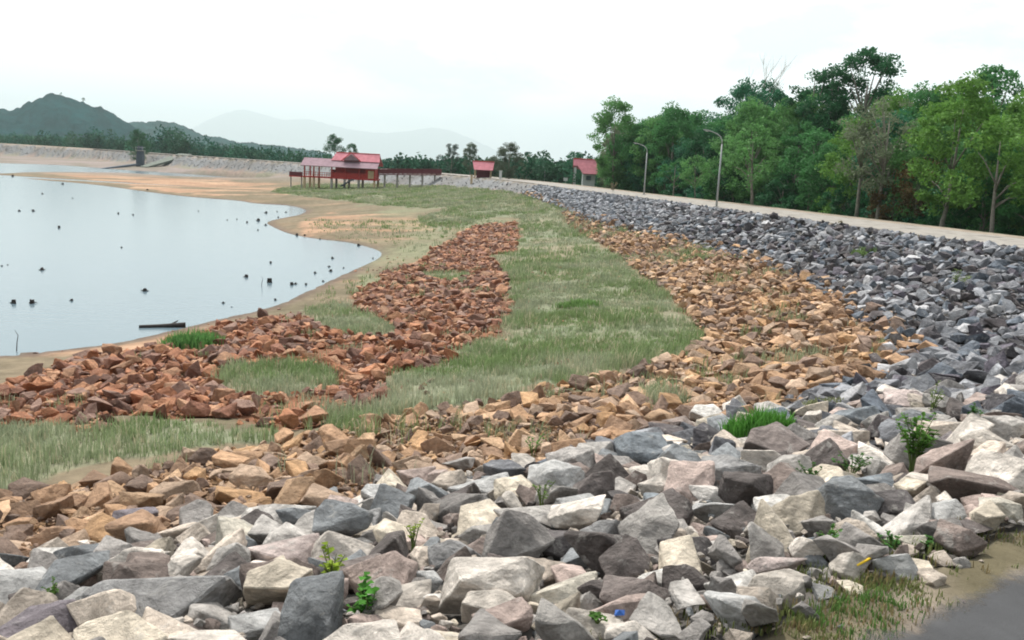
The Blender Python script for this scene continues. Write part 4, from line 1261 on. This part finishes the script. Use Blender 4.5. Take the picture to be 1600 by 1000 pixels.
def gatehouse():
    D = 150
    x, y = px_D(916, D)
    z = 0.0
    root = empty('gatehouse', (x, y, z - 0.1))
    tag(root, 'small white gatehouse with steep red roof at the end of the road', 'gatehouse')
    MB().box(-0.4, 0.2, -1.0, 1.6, 3.2, 2.0).build('wall', M['white'], root)
    f = MB().box(0.1, 0.14, 0.75, 0.9, 0.195, 1.4).build('window', M['darkconc'], root)
    MB().box(0.05, 0.10, 0.68, 0.95, 0.139, 0.75).build('sill', M['concrete'], f)
    for sx in (-1.7,): MB().box(sx - 0.1, 0.1, -0.8, sx + 0.1, 0.3, 2.7).build('post', M['white'], root)
    MB().box(-1.8, 2.9, -0.8, -1.6, 3.1, 2.7).build('post', M['white'], root)
    MB().slab([(-0.5, -0.5, 1.75), (1.95, -0.5, 1.75), (2.0, 1.7, 4.1), (-2.1, 1.7, 4.1)], 0.12).build('roof_slope', M['redroof'], root)
    MB().slab([(-2.1, 0.75, 3.0), (-0.9, 0.75, 3.0), (-1.6, 1.6, 3.95), (-2.1, 1.6, 3.95)], 0.08).build('porch_roof', M['redroof'], root)
    MB().slab([(-2.1, 1.72, 4.1), (2.0, 1.72, 4.1), (2.2, 3.9, 1.75), (-2.0, 3.9, 2.75)], 0.12).build('roof_slope', M['redroof'], root)
    MB().tube([(-2.1, 1.71, 4.14), (2.0, 1.71, 4.14)], 0.09, 6).build('ridge_cap', M['redpaint'], root)
gatehouse()
def post_thing(u, D, w_, h, m_, label, name='gate_post', cat='post'):
    x, y = px_D(u, D); z = hz(x, y) - 0.2
    mb = MB().box(-w_ / 2, -w_ / 2, 0, w_ / 2, w_ / 2, h)
    mb.box(-w_ / 2 - 0.06, -w_ / 2 - 0.06, h + 0.002, w_ / 2 + 0.06, w_ / 2 + 0.06, h + 0.12)
    o = mb.build(name, M[m_]); o.location = (x, y, z)
    tag(o, label, cat)
post_thing(738, 154, 0.35, 1.5, 'cream', 'pale gate post left of the small pink-roofed shelter')
post_thing(783, 154, 0.45, 1.5, 'white', 'pale gate post between the shelter and the big round tree')
def sign_box():
    x, y = px_D(885, 146); z = 0.0
    root = empty('sign', (x, y, z)); tag(root, 'small blank white board on a short leg left of the gatehouse', 'sign')
    MB().box(-0.04, -0.04, -0.3, 0.04, 0.04, 0.35).build('leg', M['steel'], root)
    MB().box(-0.33, -0.09, 0.35, 0.33, -0.02, 0.85).build('board', M['white'], root)
sign_box()
def intake():
    D = 286
    x, y = px_D(219, D)
    z = hz(x, y)
    root = empty('intake_tower', (x, y, z)); tag(root, 'dark slim concrete intake tower against the far dam, under a dark tree', 'tower')
    MB().prism([(-1.2, -0.8), (0.9, -0.8), (0.95, 2.4), (0.75, 4.8), (-0.7, 4.8), (-1.0, 2.4)], -0.9, 0.9).build('shaft', M['darkconc'], root)
    MB().box(-1.1, -1.2, 4.8, 1.2, 1.2, 5.0).build('platform', M['concrete'], root)
    MB().box(-0.7, -0.7, 5.0, 0.7, 0.7, 6.3).build('cabin', M['darkconc'], root)
    rl = MB()
    for p, q in (((-1.05, -1.15), (1.15, -1.15)), ((1.15, -1.15), (1.15, 1.15)), ((-1.05, -1.15), (-1.05, 1.15))):
        rl.tube([(*p, 5.9), (*q, 5.9)], 0.05, 5); rl.tube([(*p, 5.0), (*p, 5.9)], 0.05, 5)
    rl.build('railing', M['steel'], root)
    a = Vector((-7.5, -26, -2.2))
    o = empty('concrete_ramp', (x, y, z)); tag(o, 'dark concrete ramp running down from the intake tower to the water', 'ramp')
    g = lambda dx, dy: hz(x + dx, y + dy) - z
    MB().slab([(-6, -20, g(-6, -20) + 0.2), (-4.6, -20, g(-4, -20) + 0.2), (0.2, -1.5, 0.8), (-1.2, -1.5, 0.8)], 0.5).build('slab', M['darkconc'], o)
    o = empty('spillway', (x, y, z)); tag(o, 'dark channel cut in the far dam right of the intake tower', 'spillway')
    MB().slab([(2.2, -6, g(2, -6) + 0.25), (5.4, -8, g(5, -8) + 0.25), (11.5, 14, g(11, 14) + 0.5), (7.0, 14, g(7, 14) + 0.5)], 0.6).build('channel_floor', M['mossy'], o)
M['mossy'] = mat('mossy', (0.09, 0.11, 0.09), var=0.3, scale=0.8, coords='World')
intake()

# ------------------------------------------------------------------ trees
def tree_proto(seed, H, cw, cb, nclump, nleaf, lsz, kind='round', limbs=7):
    """returns root with trunk and crown; H height, cw crown radius, cb crown base height"""
    r = random.Random(seed); g_ = np.random.default_rng(seed)
    root = empty('broadleaf_tree')
    tb = MB()
    lean = Vector((r.uniform(-0.5, 0.5), r.uniform(-0.4, 0.4), 0))
    top = Vector((lean.x, lean.y, H * 0.82))
    tr = 0.014 * H + 0.02
    pts = [Vector((0, 0, -0.4)), Vector((lean.x * 0.2, lean.y * 0.2, cb * 0.5)), Vector((lean.x * 0.5, lean.y * 0.5, cb)), Vector((lean.x * 0.8, lean.y * 0.8, (cb + H * .82) / 2)), top]
    tb.tube(pts, [tr * 1.35, tr, tr * 0.85, tr * 0.55, tr * 0.15], 8)
    centers = []
    for i in range(nclump):
        f = r.random() ** 0.8
        z = cb + (H - cb) * f
        env = math.sin(PI * min(max((z - cb) / (H - cb) * 0.86 + 0.1, 0), 1)) ** 0.7
        if kind == 'tall': env = 0.55 + 0.45 * math.sin(PI * f)
        if kind == 'umbrella': env = 0.35 + 0.9 * f - 0.5 * max(0, f - 0.8) * 5 * 0.4
        rr = cw * env * (0.35 + 0.65 * math.sqrt(r.random()))
        a = r.uniform(0, 2 * PI)
        centers.append(Vector((math.cos(a) * rr + lean.x * f, math.sin(a) * rr + lean.y * f, z)))
    for i in range(limbs):
        c = centers[i % len(centers)]
        f = r.uniform(0.3, 0.9)
        st = Vector((lean.x * f, lean.y * f, cb * 0.7 + (c.z - cb * 0.7) * 0.45))
        tb.tube([st, st.lerp(c, 0.55) + Vector((0, 0, 0.2)), c], [tr * 0.42, tr * 0.26, tr * 0.08], 5)
    Vs, Cs = [], []
    for c in centers:
        k = int(nleaf * r.uniform(0.6, 1.35))
        rad = np.array([1.0, 1.0, 0.68]) * cw * r.uniform(0.20, 0.38)
        p = g_.normal(0, 1, (k, 3)); p /= np.linalg.norm(p, axis=1)[:, None]
        p = p * (g_.random(k) ** 0.45)[:, None] * rad + np.array(c)
        Vs.append(p)
    P = np.concatenate(Vs)
    k = len(P)
    nrm = g_.normal(0, 1, (k, 3)); nrm[:, 2] += 0.7; nrm /= np.linalg.norm(nrm, axis=1)[:, None]
    a = np.cross(nrm, g_.normal(0, 1, (k, 3))); a /= np.linalg.norm(a, axis=1)[:, None]
    b = np.cross(nrm, a)
    s_ = (lsz * g_.uniform(0.6, 1.3, k))[:, None]
    V = np.stack([P - a * s_, P - b * s_ * 0.45, P + a * s_ - nrm * s_ * 0.2, P + b * s_ * 0.45], 1).reshape(-1, 3)
    F = np.arange(k * 4).reshape(-1, 4)
    tb.build('trunk', M['bark'], root, True)
    mesh_np('crown', V, F, M['leaf'], parent=root)
    return root
def bare_proto(seed, H):
    r = random.Random(seed)
    root = empty('bare_tree')
    tb = MB(); bb = MB()
    tb.tube([(0, 0, -0.4), (0.1, 0, H * 0.4), (0.0, 0.1, H * 0.75)], [0.16, 0.11, 0.06], 7)
    def br(p, d, L, rad, dep):
        q = p + d * L
        bb.tube([p, p.lerp(q, 0.5) + Vector((r.uniform(-.1, .1), 0, 0.05)), q], [rad, rad * 0.75, rad * 0.45], 5)
        if dep:
            for i in range(3):
                nd = (d + Vector((r.uniform(-.6, .6), r.uniform(-.6, .6), r.uniform(-0.1, .4)))).normalized()
                br(p.lerp(q, r.uniform(0.5, 1)), nd, L * r.uniform(0.5, 0.75), rad * 0.5, dep - 1)
    for i in range(7):
        a = r.uniform(0, 2 * PI)
        br(Vector((0.05, 0.05, H * r.uniform(0.5, 0.74))), Vector((math.cos(a) * 0.45, math.sin(a) * 0.45, 0.9)).normalized(), H * 0.2, 0.05, 2)
    tb.build('trunk', M['barkpale'], root, True); bb.build('branches', M['barkpale'], root)
    return root
M['barkpale'] = mat('barkpale', (0.33, 0.31, 0.28), var=0.2, coords='World', rough=0.9)

protos = {
 'round1': tree_proto(1, 11.5, 3.7, 1.8, 66, 130, 0.18),
 'round2': tree_proto(2, 12.5, 3.3, 2.2, 64, 130, 0.18),
 'loose1': tree_proto(3, 13.0, 3.0, 2.6, 50, 105, 0.17, 'tall'),
 'loose2': tree_proto(4, 12.0, 2.7, 2.4, 46, 100, 0.16, 'tall'),
 'dense1': tree_proto(5, 11.0, 3.9, 1.2, 78, 140, 0.18),
 'airy1': tree_proto(6, 15.5, 2.9, 9.5, 30, 120, 0.17, 'round', 10),
 'airy2': tree_proto(7, 14.0, 2.6, 8.5, 24, 110, 0.16, 'round', 10),
 'young1': tree_proto(8, 6.0, 2.1, 1.6, 26, 90, 0.14),
 'young2': tree_proto(9, 5.0, 1.9, 1.0, 24, 90, 0.14),
 'grey1': tree_proto(10, 10.5, 2.3, 3.4, 34, 70, 0.14, 'tall', 12),
 'bush1': tree_proto(11, 3.0, 2.0, 0.3, 24, 90, 0.15),
 'bush2': tree_proto(12, 2.2, 1.8, 0.2, 20, 90, 0.14),
}
bare = bare_proto(20, 15.0)
pused = set()
def place_tree(kind, x, y, z, s, colr, label, group=None, rz=None, sz=None):
    p = protos[kind]
    if kind in pused: o = copy_tree(p)
    else: o = p; pused.add(kind)
    o.location = (x, y, z)
    o.scale = (s, s, sz or s)
    o.rotation_euler = (0, 0, random.uniform(0, 2 * PI) if rz is None else rz)
    for ch in o.children:
        if ch.name.startswith('crown'): ch.color = (*colr, 1)
    bush = kind.startswith('bush')
    o.name = 'bush' if bush else 'broadleaf_tree'
    tag(o, label, 'bush' if bush else 'tree', group)
    return o
LG, MG, DG, TG, YGc, OB, GG = (0.115, 0.27, 0.085), (0.07, 0.215, 0.07), (0.032, 0.125, 0.05), (0.04, 0.165, 0.085), (0.13, 0.27, 0.055), (0.12, 0.085, 0.035), (0.16, 0.20, 0.12)
CN = {LG: 'light green', MG: 'mid green', DG: 'dark green', TG: 'bluish green', YGc: 'yellow-green', OB: 'rusty brown', GG: 'greyish green'}
# landmark trees: column, depth, kind, scale, colour, label
TL = [(1336, 97, 'airy1', 1.26, DG, 'tallest dark tree with a round top, standing above the wood'),
      (1292, 99, 'airy2', 1.26, DG, 'dark tree with a smaller round top just left of the tallest one'),
      (1258, 101, 'airy2', 1.24, DG, 'thin dark-topped tree between the bare tree and the tallest one'),
      (1540, 82, 'airy1', 1.06, MG, 'open-branched tree rising over the wood near the right edge'),
      (1430, 86, 'airy2', 1.04, GG, 'spindly tree with a flat sparse top right of the tallest one'),
      (1378, 72, 'grey1', 1.0, GG, 'pale grey half-bare tree in the front of the wood'),
      (1345, 75, 'grey1', 0.95, GG, 'greyish thin tree left of the pale half-bare one'),
      (1432, 70, 'young1', 1.05, OB, 'orange-brown leafed young tree in front of the right wood'),
      (1400, 72, 'young2', 0.9, OB, 'rusty undergrowth tree at the foot of the pale half-bare tree'),
      (1478, 63, 'round2', 0.85, YGc, 'yellow-green bright tree at the front of the right wood'),
      (1560, 58, 'young1', 1.3, YGc, 'small yellow-green tree low at the right edge of the wood'),
      (1180, 84, 'young1', 1.2, LG, 'small light green tree with visible trunk right of the nearer lamp'),
      (1090, 100, 'young1', 0.80, LG, 'small light tree behind the nearer lamp post, on its left'),
      (1055, 104, 'young2', 0.9, MG, 'thin young tree midway between the two lamp posts'),
      (962, 134, 'round2', 1.08, LG, 'feathery light green tree at the left end of the wood'),
      (972, 142, 'round1', 0.98, GG, 'faint feathery tree at the very left tip of the wood')]
for u, D, k, s_, c_, lab in TL:
    x, y = px_D(u, D)
    place_tree(k, x, y, hz(x, y) - 0.1, s_, c_, lab)
x, y = px_D(1176, 112)
bare.location = (x, y, hz(x, y)); bare.scale = (1.15, 1.15, 1.36)
tag(bare, 'bare leafless tree whose pale twigs rise above the wood', 'tree')
# the wood beyond the road: rows that follow the crest
rows = [(18.0, 4.4, ['round1', 'loose2', 'round2', 'dense1'], 0.84), (22.5, 4.3, ['round2', 'dense1', 'loose1', 'round1'], 1.0), (28.5, 4.8, ['round1', 'loose1', 'dense1', 'round2'], 1.1), (36.0, 5.5, ['round2', 'dense1', 'round1'], 1.14)]
crest_len = seg_dist(np.array([0.0]), np.array([0.0]), C0)
cnt = {}
def along(off, step):
    P = offset_line(C0, off)
    sgm = np.hypot(*np.diff(P, axis=0).T)
    S_ = np.concatenate([[0], np.cumsum(sgm)])
    out_ = []
    q = 0.0
    while q < S_[-1]:
        out_.append((np.interp(q, S_, P[:, 0]), np.interp(q, S_, P[:, 1])))
        q += step * random.uniform(0.8, 1.2)
    return out_
def in_view(x, y, margin=140):
    U_, V_, D_ = project(np.array([[x, y, 2.0]]))
    return D_[0] > 8 and -margin < U_[0] < 1600 + margin, U_[0]
lm = [(960, 'left of farther lamp'), (1020, 'behind farther lamp'), (1075, 'between the lamps'), (1160, 'behind nearer lamp'), (1250, 'right of nearer lamp'),
      (1350, 'below tallest tree'), (1450, 'right of tallest tree'), (1540, 'near right picture edge'), (1800, 'at right picture edge')]
rown = ['front row', 'second row', 'third row', 'back row']
for ri, (off, step, kinds, sc) in enumerate(rows):
    for (x, y) in along(off, step):
        ok, u_ = in_view(x, y, 180)
        if not ok or u_ < 950 or y > 150 or y < 18 or x < 0: continue
        k = random.choice(kinds)
        c_ = random.choice([LG, MG, MG, DG, TG, LG, LG, MG] if ri < 2 else [MG, DG, TG, MG, LG])
        if u_ > 1340 and ri < 2 and random.random() < 0.4: c_ = YGc
        if u_ < 1100: c_ = random.choice([LG, TG, TG, MG, LG])
        wn = next(t_ for lim, t_ in lm if u_ < lim)
        s_ = sc * random.uniform(0.86, 1.1)
        adj = 0.95 + 0.05 * np.clip((1500 - u_) / 500, 0, 1)
        s_ *= adj * (1.09 if u_ > 1230 else 1.13)
        lab = f'{CN[c_]} {"slim" if k.startswith("loose") else "full"} tree, {rown[ri]}, {wn}'
        cnt[lab] = cnt.get(lab, 0) + 1
        jx, jy = random.gauss(0, 0.7), random.gauss(0, 0.7)
        place_tree(k, x + jx, y + jy, hz(x + jx, y + jy) - 0.1, s_, c_, lab, 'trees of the wood: ' + lab, sz=s_ * random.uniform(0.95, 1.1))
for (off_, x, y) in [(16.0, *p_) for p_ in along(16.0, 2.4)] + [(20.0, *p_) for p_ in along(20.0, 2.8)]:
    ok, u_ = in_view(x, y, 140)
    if not ok or u_ < 965 or y > 122 or y < 18 or x < 0: continue
    c_ = random.choice([DG, DG, MG, TG])
    wn = next(t_ for lim, t_ in lm if u_ < lim)
    place_tree(random.choice(['bush1', 'bush2', 'young2'] if off_ < 18 else ['young1', 'young2']), x, y, hz(x, y) - 0.1, random.uniform(0.75, 1.15), c_, f'{CN[c_]} low growth at the foot of the wood, {wn}', f'{CN[c_]} undergrowth {wn}')
# trees round the far end of the road and behind the dam
FT = [(796, 158, 'dense1', 0.58, (0.10, 0.13, 0.085), 'big round dull green tree standing alone on the dam right of the shelter'),
      (822, 175, 'loose2', 0.52, (0.13, 0.17, 0.11), 'thin pale tree peeping out right of the big round tree'),
      (838, 182, 'dense1', 0.66, TG, 'dark bluish tree right behind the thin pale one'),
      (858, 178, 'dense1', 0.62, DG, 'dark tree in the dip between big round tree and gatehouse'),
      (874, 172, 'round2', 0.48, DG, 'low dark tree left of the gatehouse'),
      (896, 162, 'loose1', 0.60, TG, 'upright dark tree rising just behind the gatehouse'),
      (925, 168, 'round1', 0.66, DG, 'dark tree showing over the right end of the red roof'),
      (899, 141, 'young2', 0.42, TG, 'small dark tree in front of the left side of the gatehouse'),
      (953, 160, 'loose2', 0.72, LG, 'light green tree just right of the gatehouse'),
      (735, 185, 'round2', 0.52, (0.10, 0.14, 0.09), 'dull tree behind the shelter on its left'),
      (768, 190, 'round1', 0.52, (0.11, 0.145, 0.09), 'dull tree behind the shelter on its right'),
      (705, 200, 'loose1', 0.58, (0.07, 0.11, 0.085), 'twin-topped grey-green tree left of the shelter'),
      (692, 212, 'loose2', 0.62, (0.07, 0.11, 0.085), 'narrow grey-green tree left of the twin-topped one'),
      (217, 303, 'round1', 0.98, DG, 'dark tree crowning the intake tower on the far dam'),
      (288, 330, 'round2', 0.75, DG, 'dark pointed tree in the far wood right of the intake tower'),
      (548, 246, 'airy1', 0.62, DG, 'dark round-topped tree rising behind the pavilion ridge'),
      (524, 246, 'round1', 0.80, DG, 'broad dark tree behind the left part of the pink roof'),
      (568, 250, 'round2', 0.72, DG, 'dark tree behind the right part of the pink roof'),
      (645, 235, 'round1', 0.68, MG, 'bushy tree behind the footbridge'),
      (1000, 150, 'round2', 0.9, TG, 'tall tree at the rear behind the farther lamp'),
      (988, 136, 'dense1', 1.02, MG, 'full green tree filling the gap left of the farther lamp'),
      (1022, 128, 'round2', 1.0, LG, 'light green tree just right of the farther lamp head'),
      (968, 150, 'dense1', 0.84, GG, 'pale low-crowned tree closing the left end of the wood'),
      (1008, 132, 'dense1', 1.08, MG, 'broad mid green tree directly behind the farther lamp')]
for u, D, k, s_, c_, lab in FT:
    x, y = px_D(u, D)
    place_tree(k, x, y, hz(x, y) - 0.2, s_, c_, lab)
# remaining prototypes never placed are moved into the wood as well
for k in protos:
    if k not in pused:
        x, y = px_D(1650, 60); place_tree(k, x, y, hz(x, y), 1.0, MG, 'extra tree outside the right picture edge')

# far wood behind the dam (one mass)
def far_wood():
    Pc, Sz, Cc = [], [], []
    r = np.random.default_rng(5)
    cols = np.array([(0.025, 0.095, 0.05), (0.03, 0.11, 0.075), (0.04, 0.13, 0.075), (0.05, 0.12, 0.07)])
    for (ua, ub, Da, Db, hgt, cnt_) in ((-160, 520, 440, 540, 13.5, 420), (380, 720, 250, 330, 9.2, 260), (640, 900, 205, 270, 8.2, 190), (-160, 400, 560, 760, 15, 260), (850, 1010, 180, 260, 11, 60)):
        for i in range(cnt_):
            u = r.uniform(ua, ub); D = r.uniform(Da, Db)
            if Da in (250, 205): D = np.interp(u, [380, 469, 589, 700, 800, 850, 900], [275, 247, 212, 185, 155, 140, 150]) + r.uniform(22, 95)
            if ua < 0 and Da == 440: D = np.interp(u, [-160, 0, 100, 200, 260, 400, 520], [470, 455, 425, 380, 335, 290, 262]) + r.uniform(0, 40)
            x, y = px_D(u, D)
            z = hz(x, y)
            h = hgt * r.uniform(0.72, 1.02) * (1 if D > 300 else 0.9)
            cw = h * 0.3
            k = 130
            p = r.normal(0, 1, (k, 3)); p /= np.linalg.norm(p, axis=1)[:, None]
            p = p * (r.random(k) ** 0.3)[:, None] * (cw, cw, h * 0.42) + (x, y, z + h * 0.56)
            Pc.append(p); Sz.append(np.full(k, 0.30 + D / 1300)); Cc.append(np.repeat((cols[r.integers(0, 4)] * r.uniform(0.8, 1.25))[None], k, 0))
    P = np.concatenate(Pc); s_ = np.concatenate(Sz)[:, None]; C = np.concatenate(Cc)
    k = len(P)
    nrm = r.normal(0, 1, (k, 3)); nrm[:, 2] += 0.6; nrm /= np.linalg.norm(nrm, axis=1)[:, None]
    a = np.cross(nrm, r.normal(0, 1, (k, 3))); a /= np.linalg.norm(a, axis=1)[:, None]
    b = np.cross(nrm, a)
    V = np.stack([P - a * s_, P - b * s_ * 0.6, P + a * s_, P + b * s_ * 0.6], 1).reshape(-1, 3)
    o = mesh_np('far_wood', V, np.arange(k * 4).reshape(-1, 4), M['woods'], ('tint', np.repeat(C, 4, 0)))
    tag(o, 'far belt of trees behind the dam below the hills', 'wood', None, 'stuff')
far_wood()

# ------------------------------------------------------------------ hills
def hill(name, D, prof, depth, colr, rough_, seed, nu=220, nv=46):
    """prof: (u, v) ridge points in the picture turned into real heights at distance D"""
    us = np.array([p[0] for p in prof], float); vs = np.array([p[1] for p in prof], float)
    xs = np.array([px_D(u, D)[0] for u in us]); hs = np.array([CAM_Z + (horizon(u) - v) * D / FPX for u, v in prof])
    X1 = np.linspace(xs[0], xs[-1], nu)
    Hh = np.interp(X1, xs, hs)
    ker = np.array([1, 2, 3, 2, 1]) / 9
    Hh = np.convolve(np.pad(Hh, 2, 'edge'), ker, 'valid')
    T = np.linspace(-1, 1, nv)
    GX_, GT = np.meshgrid(X1, T)
    GH = np.repeat(Hh[None], nv, 0)
    fall = np.cos(GT * PI / 2) ** 0.9
    Yy = D + GT * depth
    sp = fbm(GX_.ravel(), Yy.ravel(), depth * 0.5, seed).reshape(GX_.shape)
    Z_ = -12 + (GH + 12) * fall * (1 - 0.45 * (1 - fall) * (sp - 0.2) * 2)
    Z_ += rough_ * (fbm(GX_.ravel(), Yy.ravel(), rough_ * 2.2, seed + 3, 3).reshape(GX_.shape) - 0.5) * 2 * (fall > 0.02)
    Z_[0], Z_[-1] = -14, -14
    Z_[:, 0] = -14; Z_[:, -1] = np.minimum(Z_[:, -1], -6)
    nn = nu
    ii = (np.arange(nv - 1)[:, None] * nn + np.arange(nn - 1)[None, :]).ravel()
    F = np.stack([ii, ii + 1, ii + nn + 1, ii + nn], 1)
    Cc = np.array(colr)[None] * (0.7 + 0.6 * fbm(GX_.ravel(), Yy.ravel(), rough_ * 6, seed + 9, 3))[:, None]
    o = mesh_np(name, np.stack([(GX_ * Yy / D).ravel(), Yy.ravel(), Z_.ravel()], 1), F, M['hill'], ('tint', Cc), smooth=False)
    return tag(o, kind='structure')
hill('hill', 1150, [(-260, 210), (-150, 190), (-60, 160), (0, 169), (15, 175), (40, 168), (60, 158), (80, 151), (100, 152), (120, 160), (140, 166), (160, 174), (185, 184), (205, 196), (230, 212), (270, 232)], 260, (0.009, 0.054, 0.056), 7.0, 3)  # forest green shifted to teal: some blue haze is painted into the colour
hill('hill', 1700, [(150, 215), (185, 200), (205, 190), (230, 191), (255, 190), (272, 192), (300, 203), (320, 213), (345, 215), (370, 222), (400, 224), (440, 228), (520, 240)], 380, (0.011, 0.056, 0.054), 7.0, 8)  # haze blue mixed into this forest colour as well
hill('mountain', 20500, [(240, 226), (300, 200), (330, 185), (355, 176), (380, 171), (400, 176), (440, 187), (480, 186), (520, 196), (560, 204), (600, 208), (640, 204), (675, 199), (700, 203), (740, 218), (780, 236), (830, 252)], 2000, (0.05, 0.09, 0.06), 30.0, 14)
# tall trees on the hill ridge
for u, v, k, lab in ((98, 152, 'loose2', 'thin tree at the summit of the hill'), (132, 163, 'airy1', 'umbrella-shaped tree on the hill ridge right of the summit'), (158, 172, 'round1', 'round tree farther down the hill ridge')):
    x, y = px_D(u, 1150)
    zt = CAM_Z + (horizon(u) - v) * 1150 / FPX
    place_tree(k, x, y, zt - 3.5, 0.75, DG, lab)

# ------------------------------------------------------------------ haze
hb = MB().box(-16000, -3000, -40, 16000, 23000, 950).build('haze', M['ground'])
hm = bpy.data.materials.new('haze'); hm.use_nodes = True
t = hm.node_tree; t.nodes.clear()
vo = N(t, 'ShaderNodeVolumePrincipled')
vo.inputs['Color'].default_value = (0.82, 0.96, 1.0, 1)
vo.inputs['Density'].default_value = 0.00014
vo.inputs['Anisotropy'].default_value = 0.2
t.links.new(vo.outputs[0], N(t, 'ShaderNodeOutputMaterial').inputs['Volume'])
hb.data.materials.clear(); hb.data.materials.append(hm)
tag(hb, kind='stuff')
for me in list(bpy.data.meshes):
    if me.users == 0: bpy.data.meshes.remove(me)
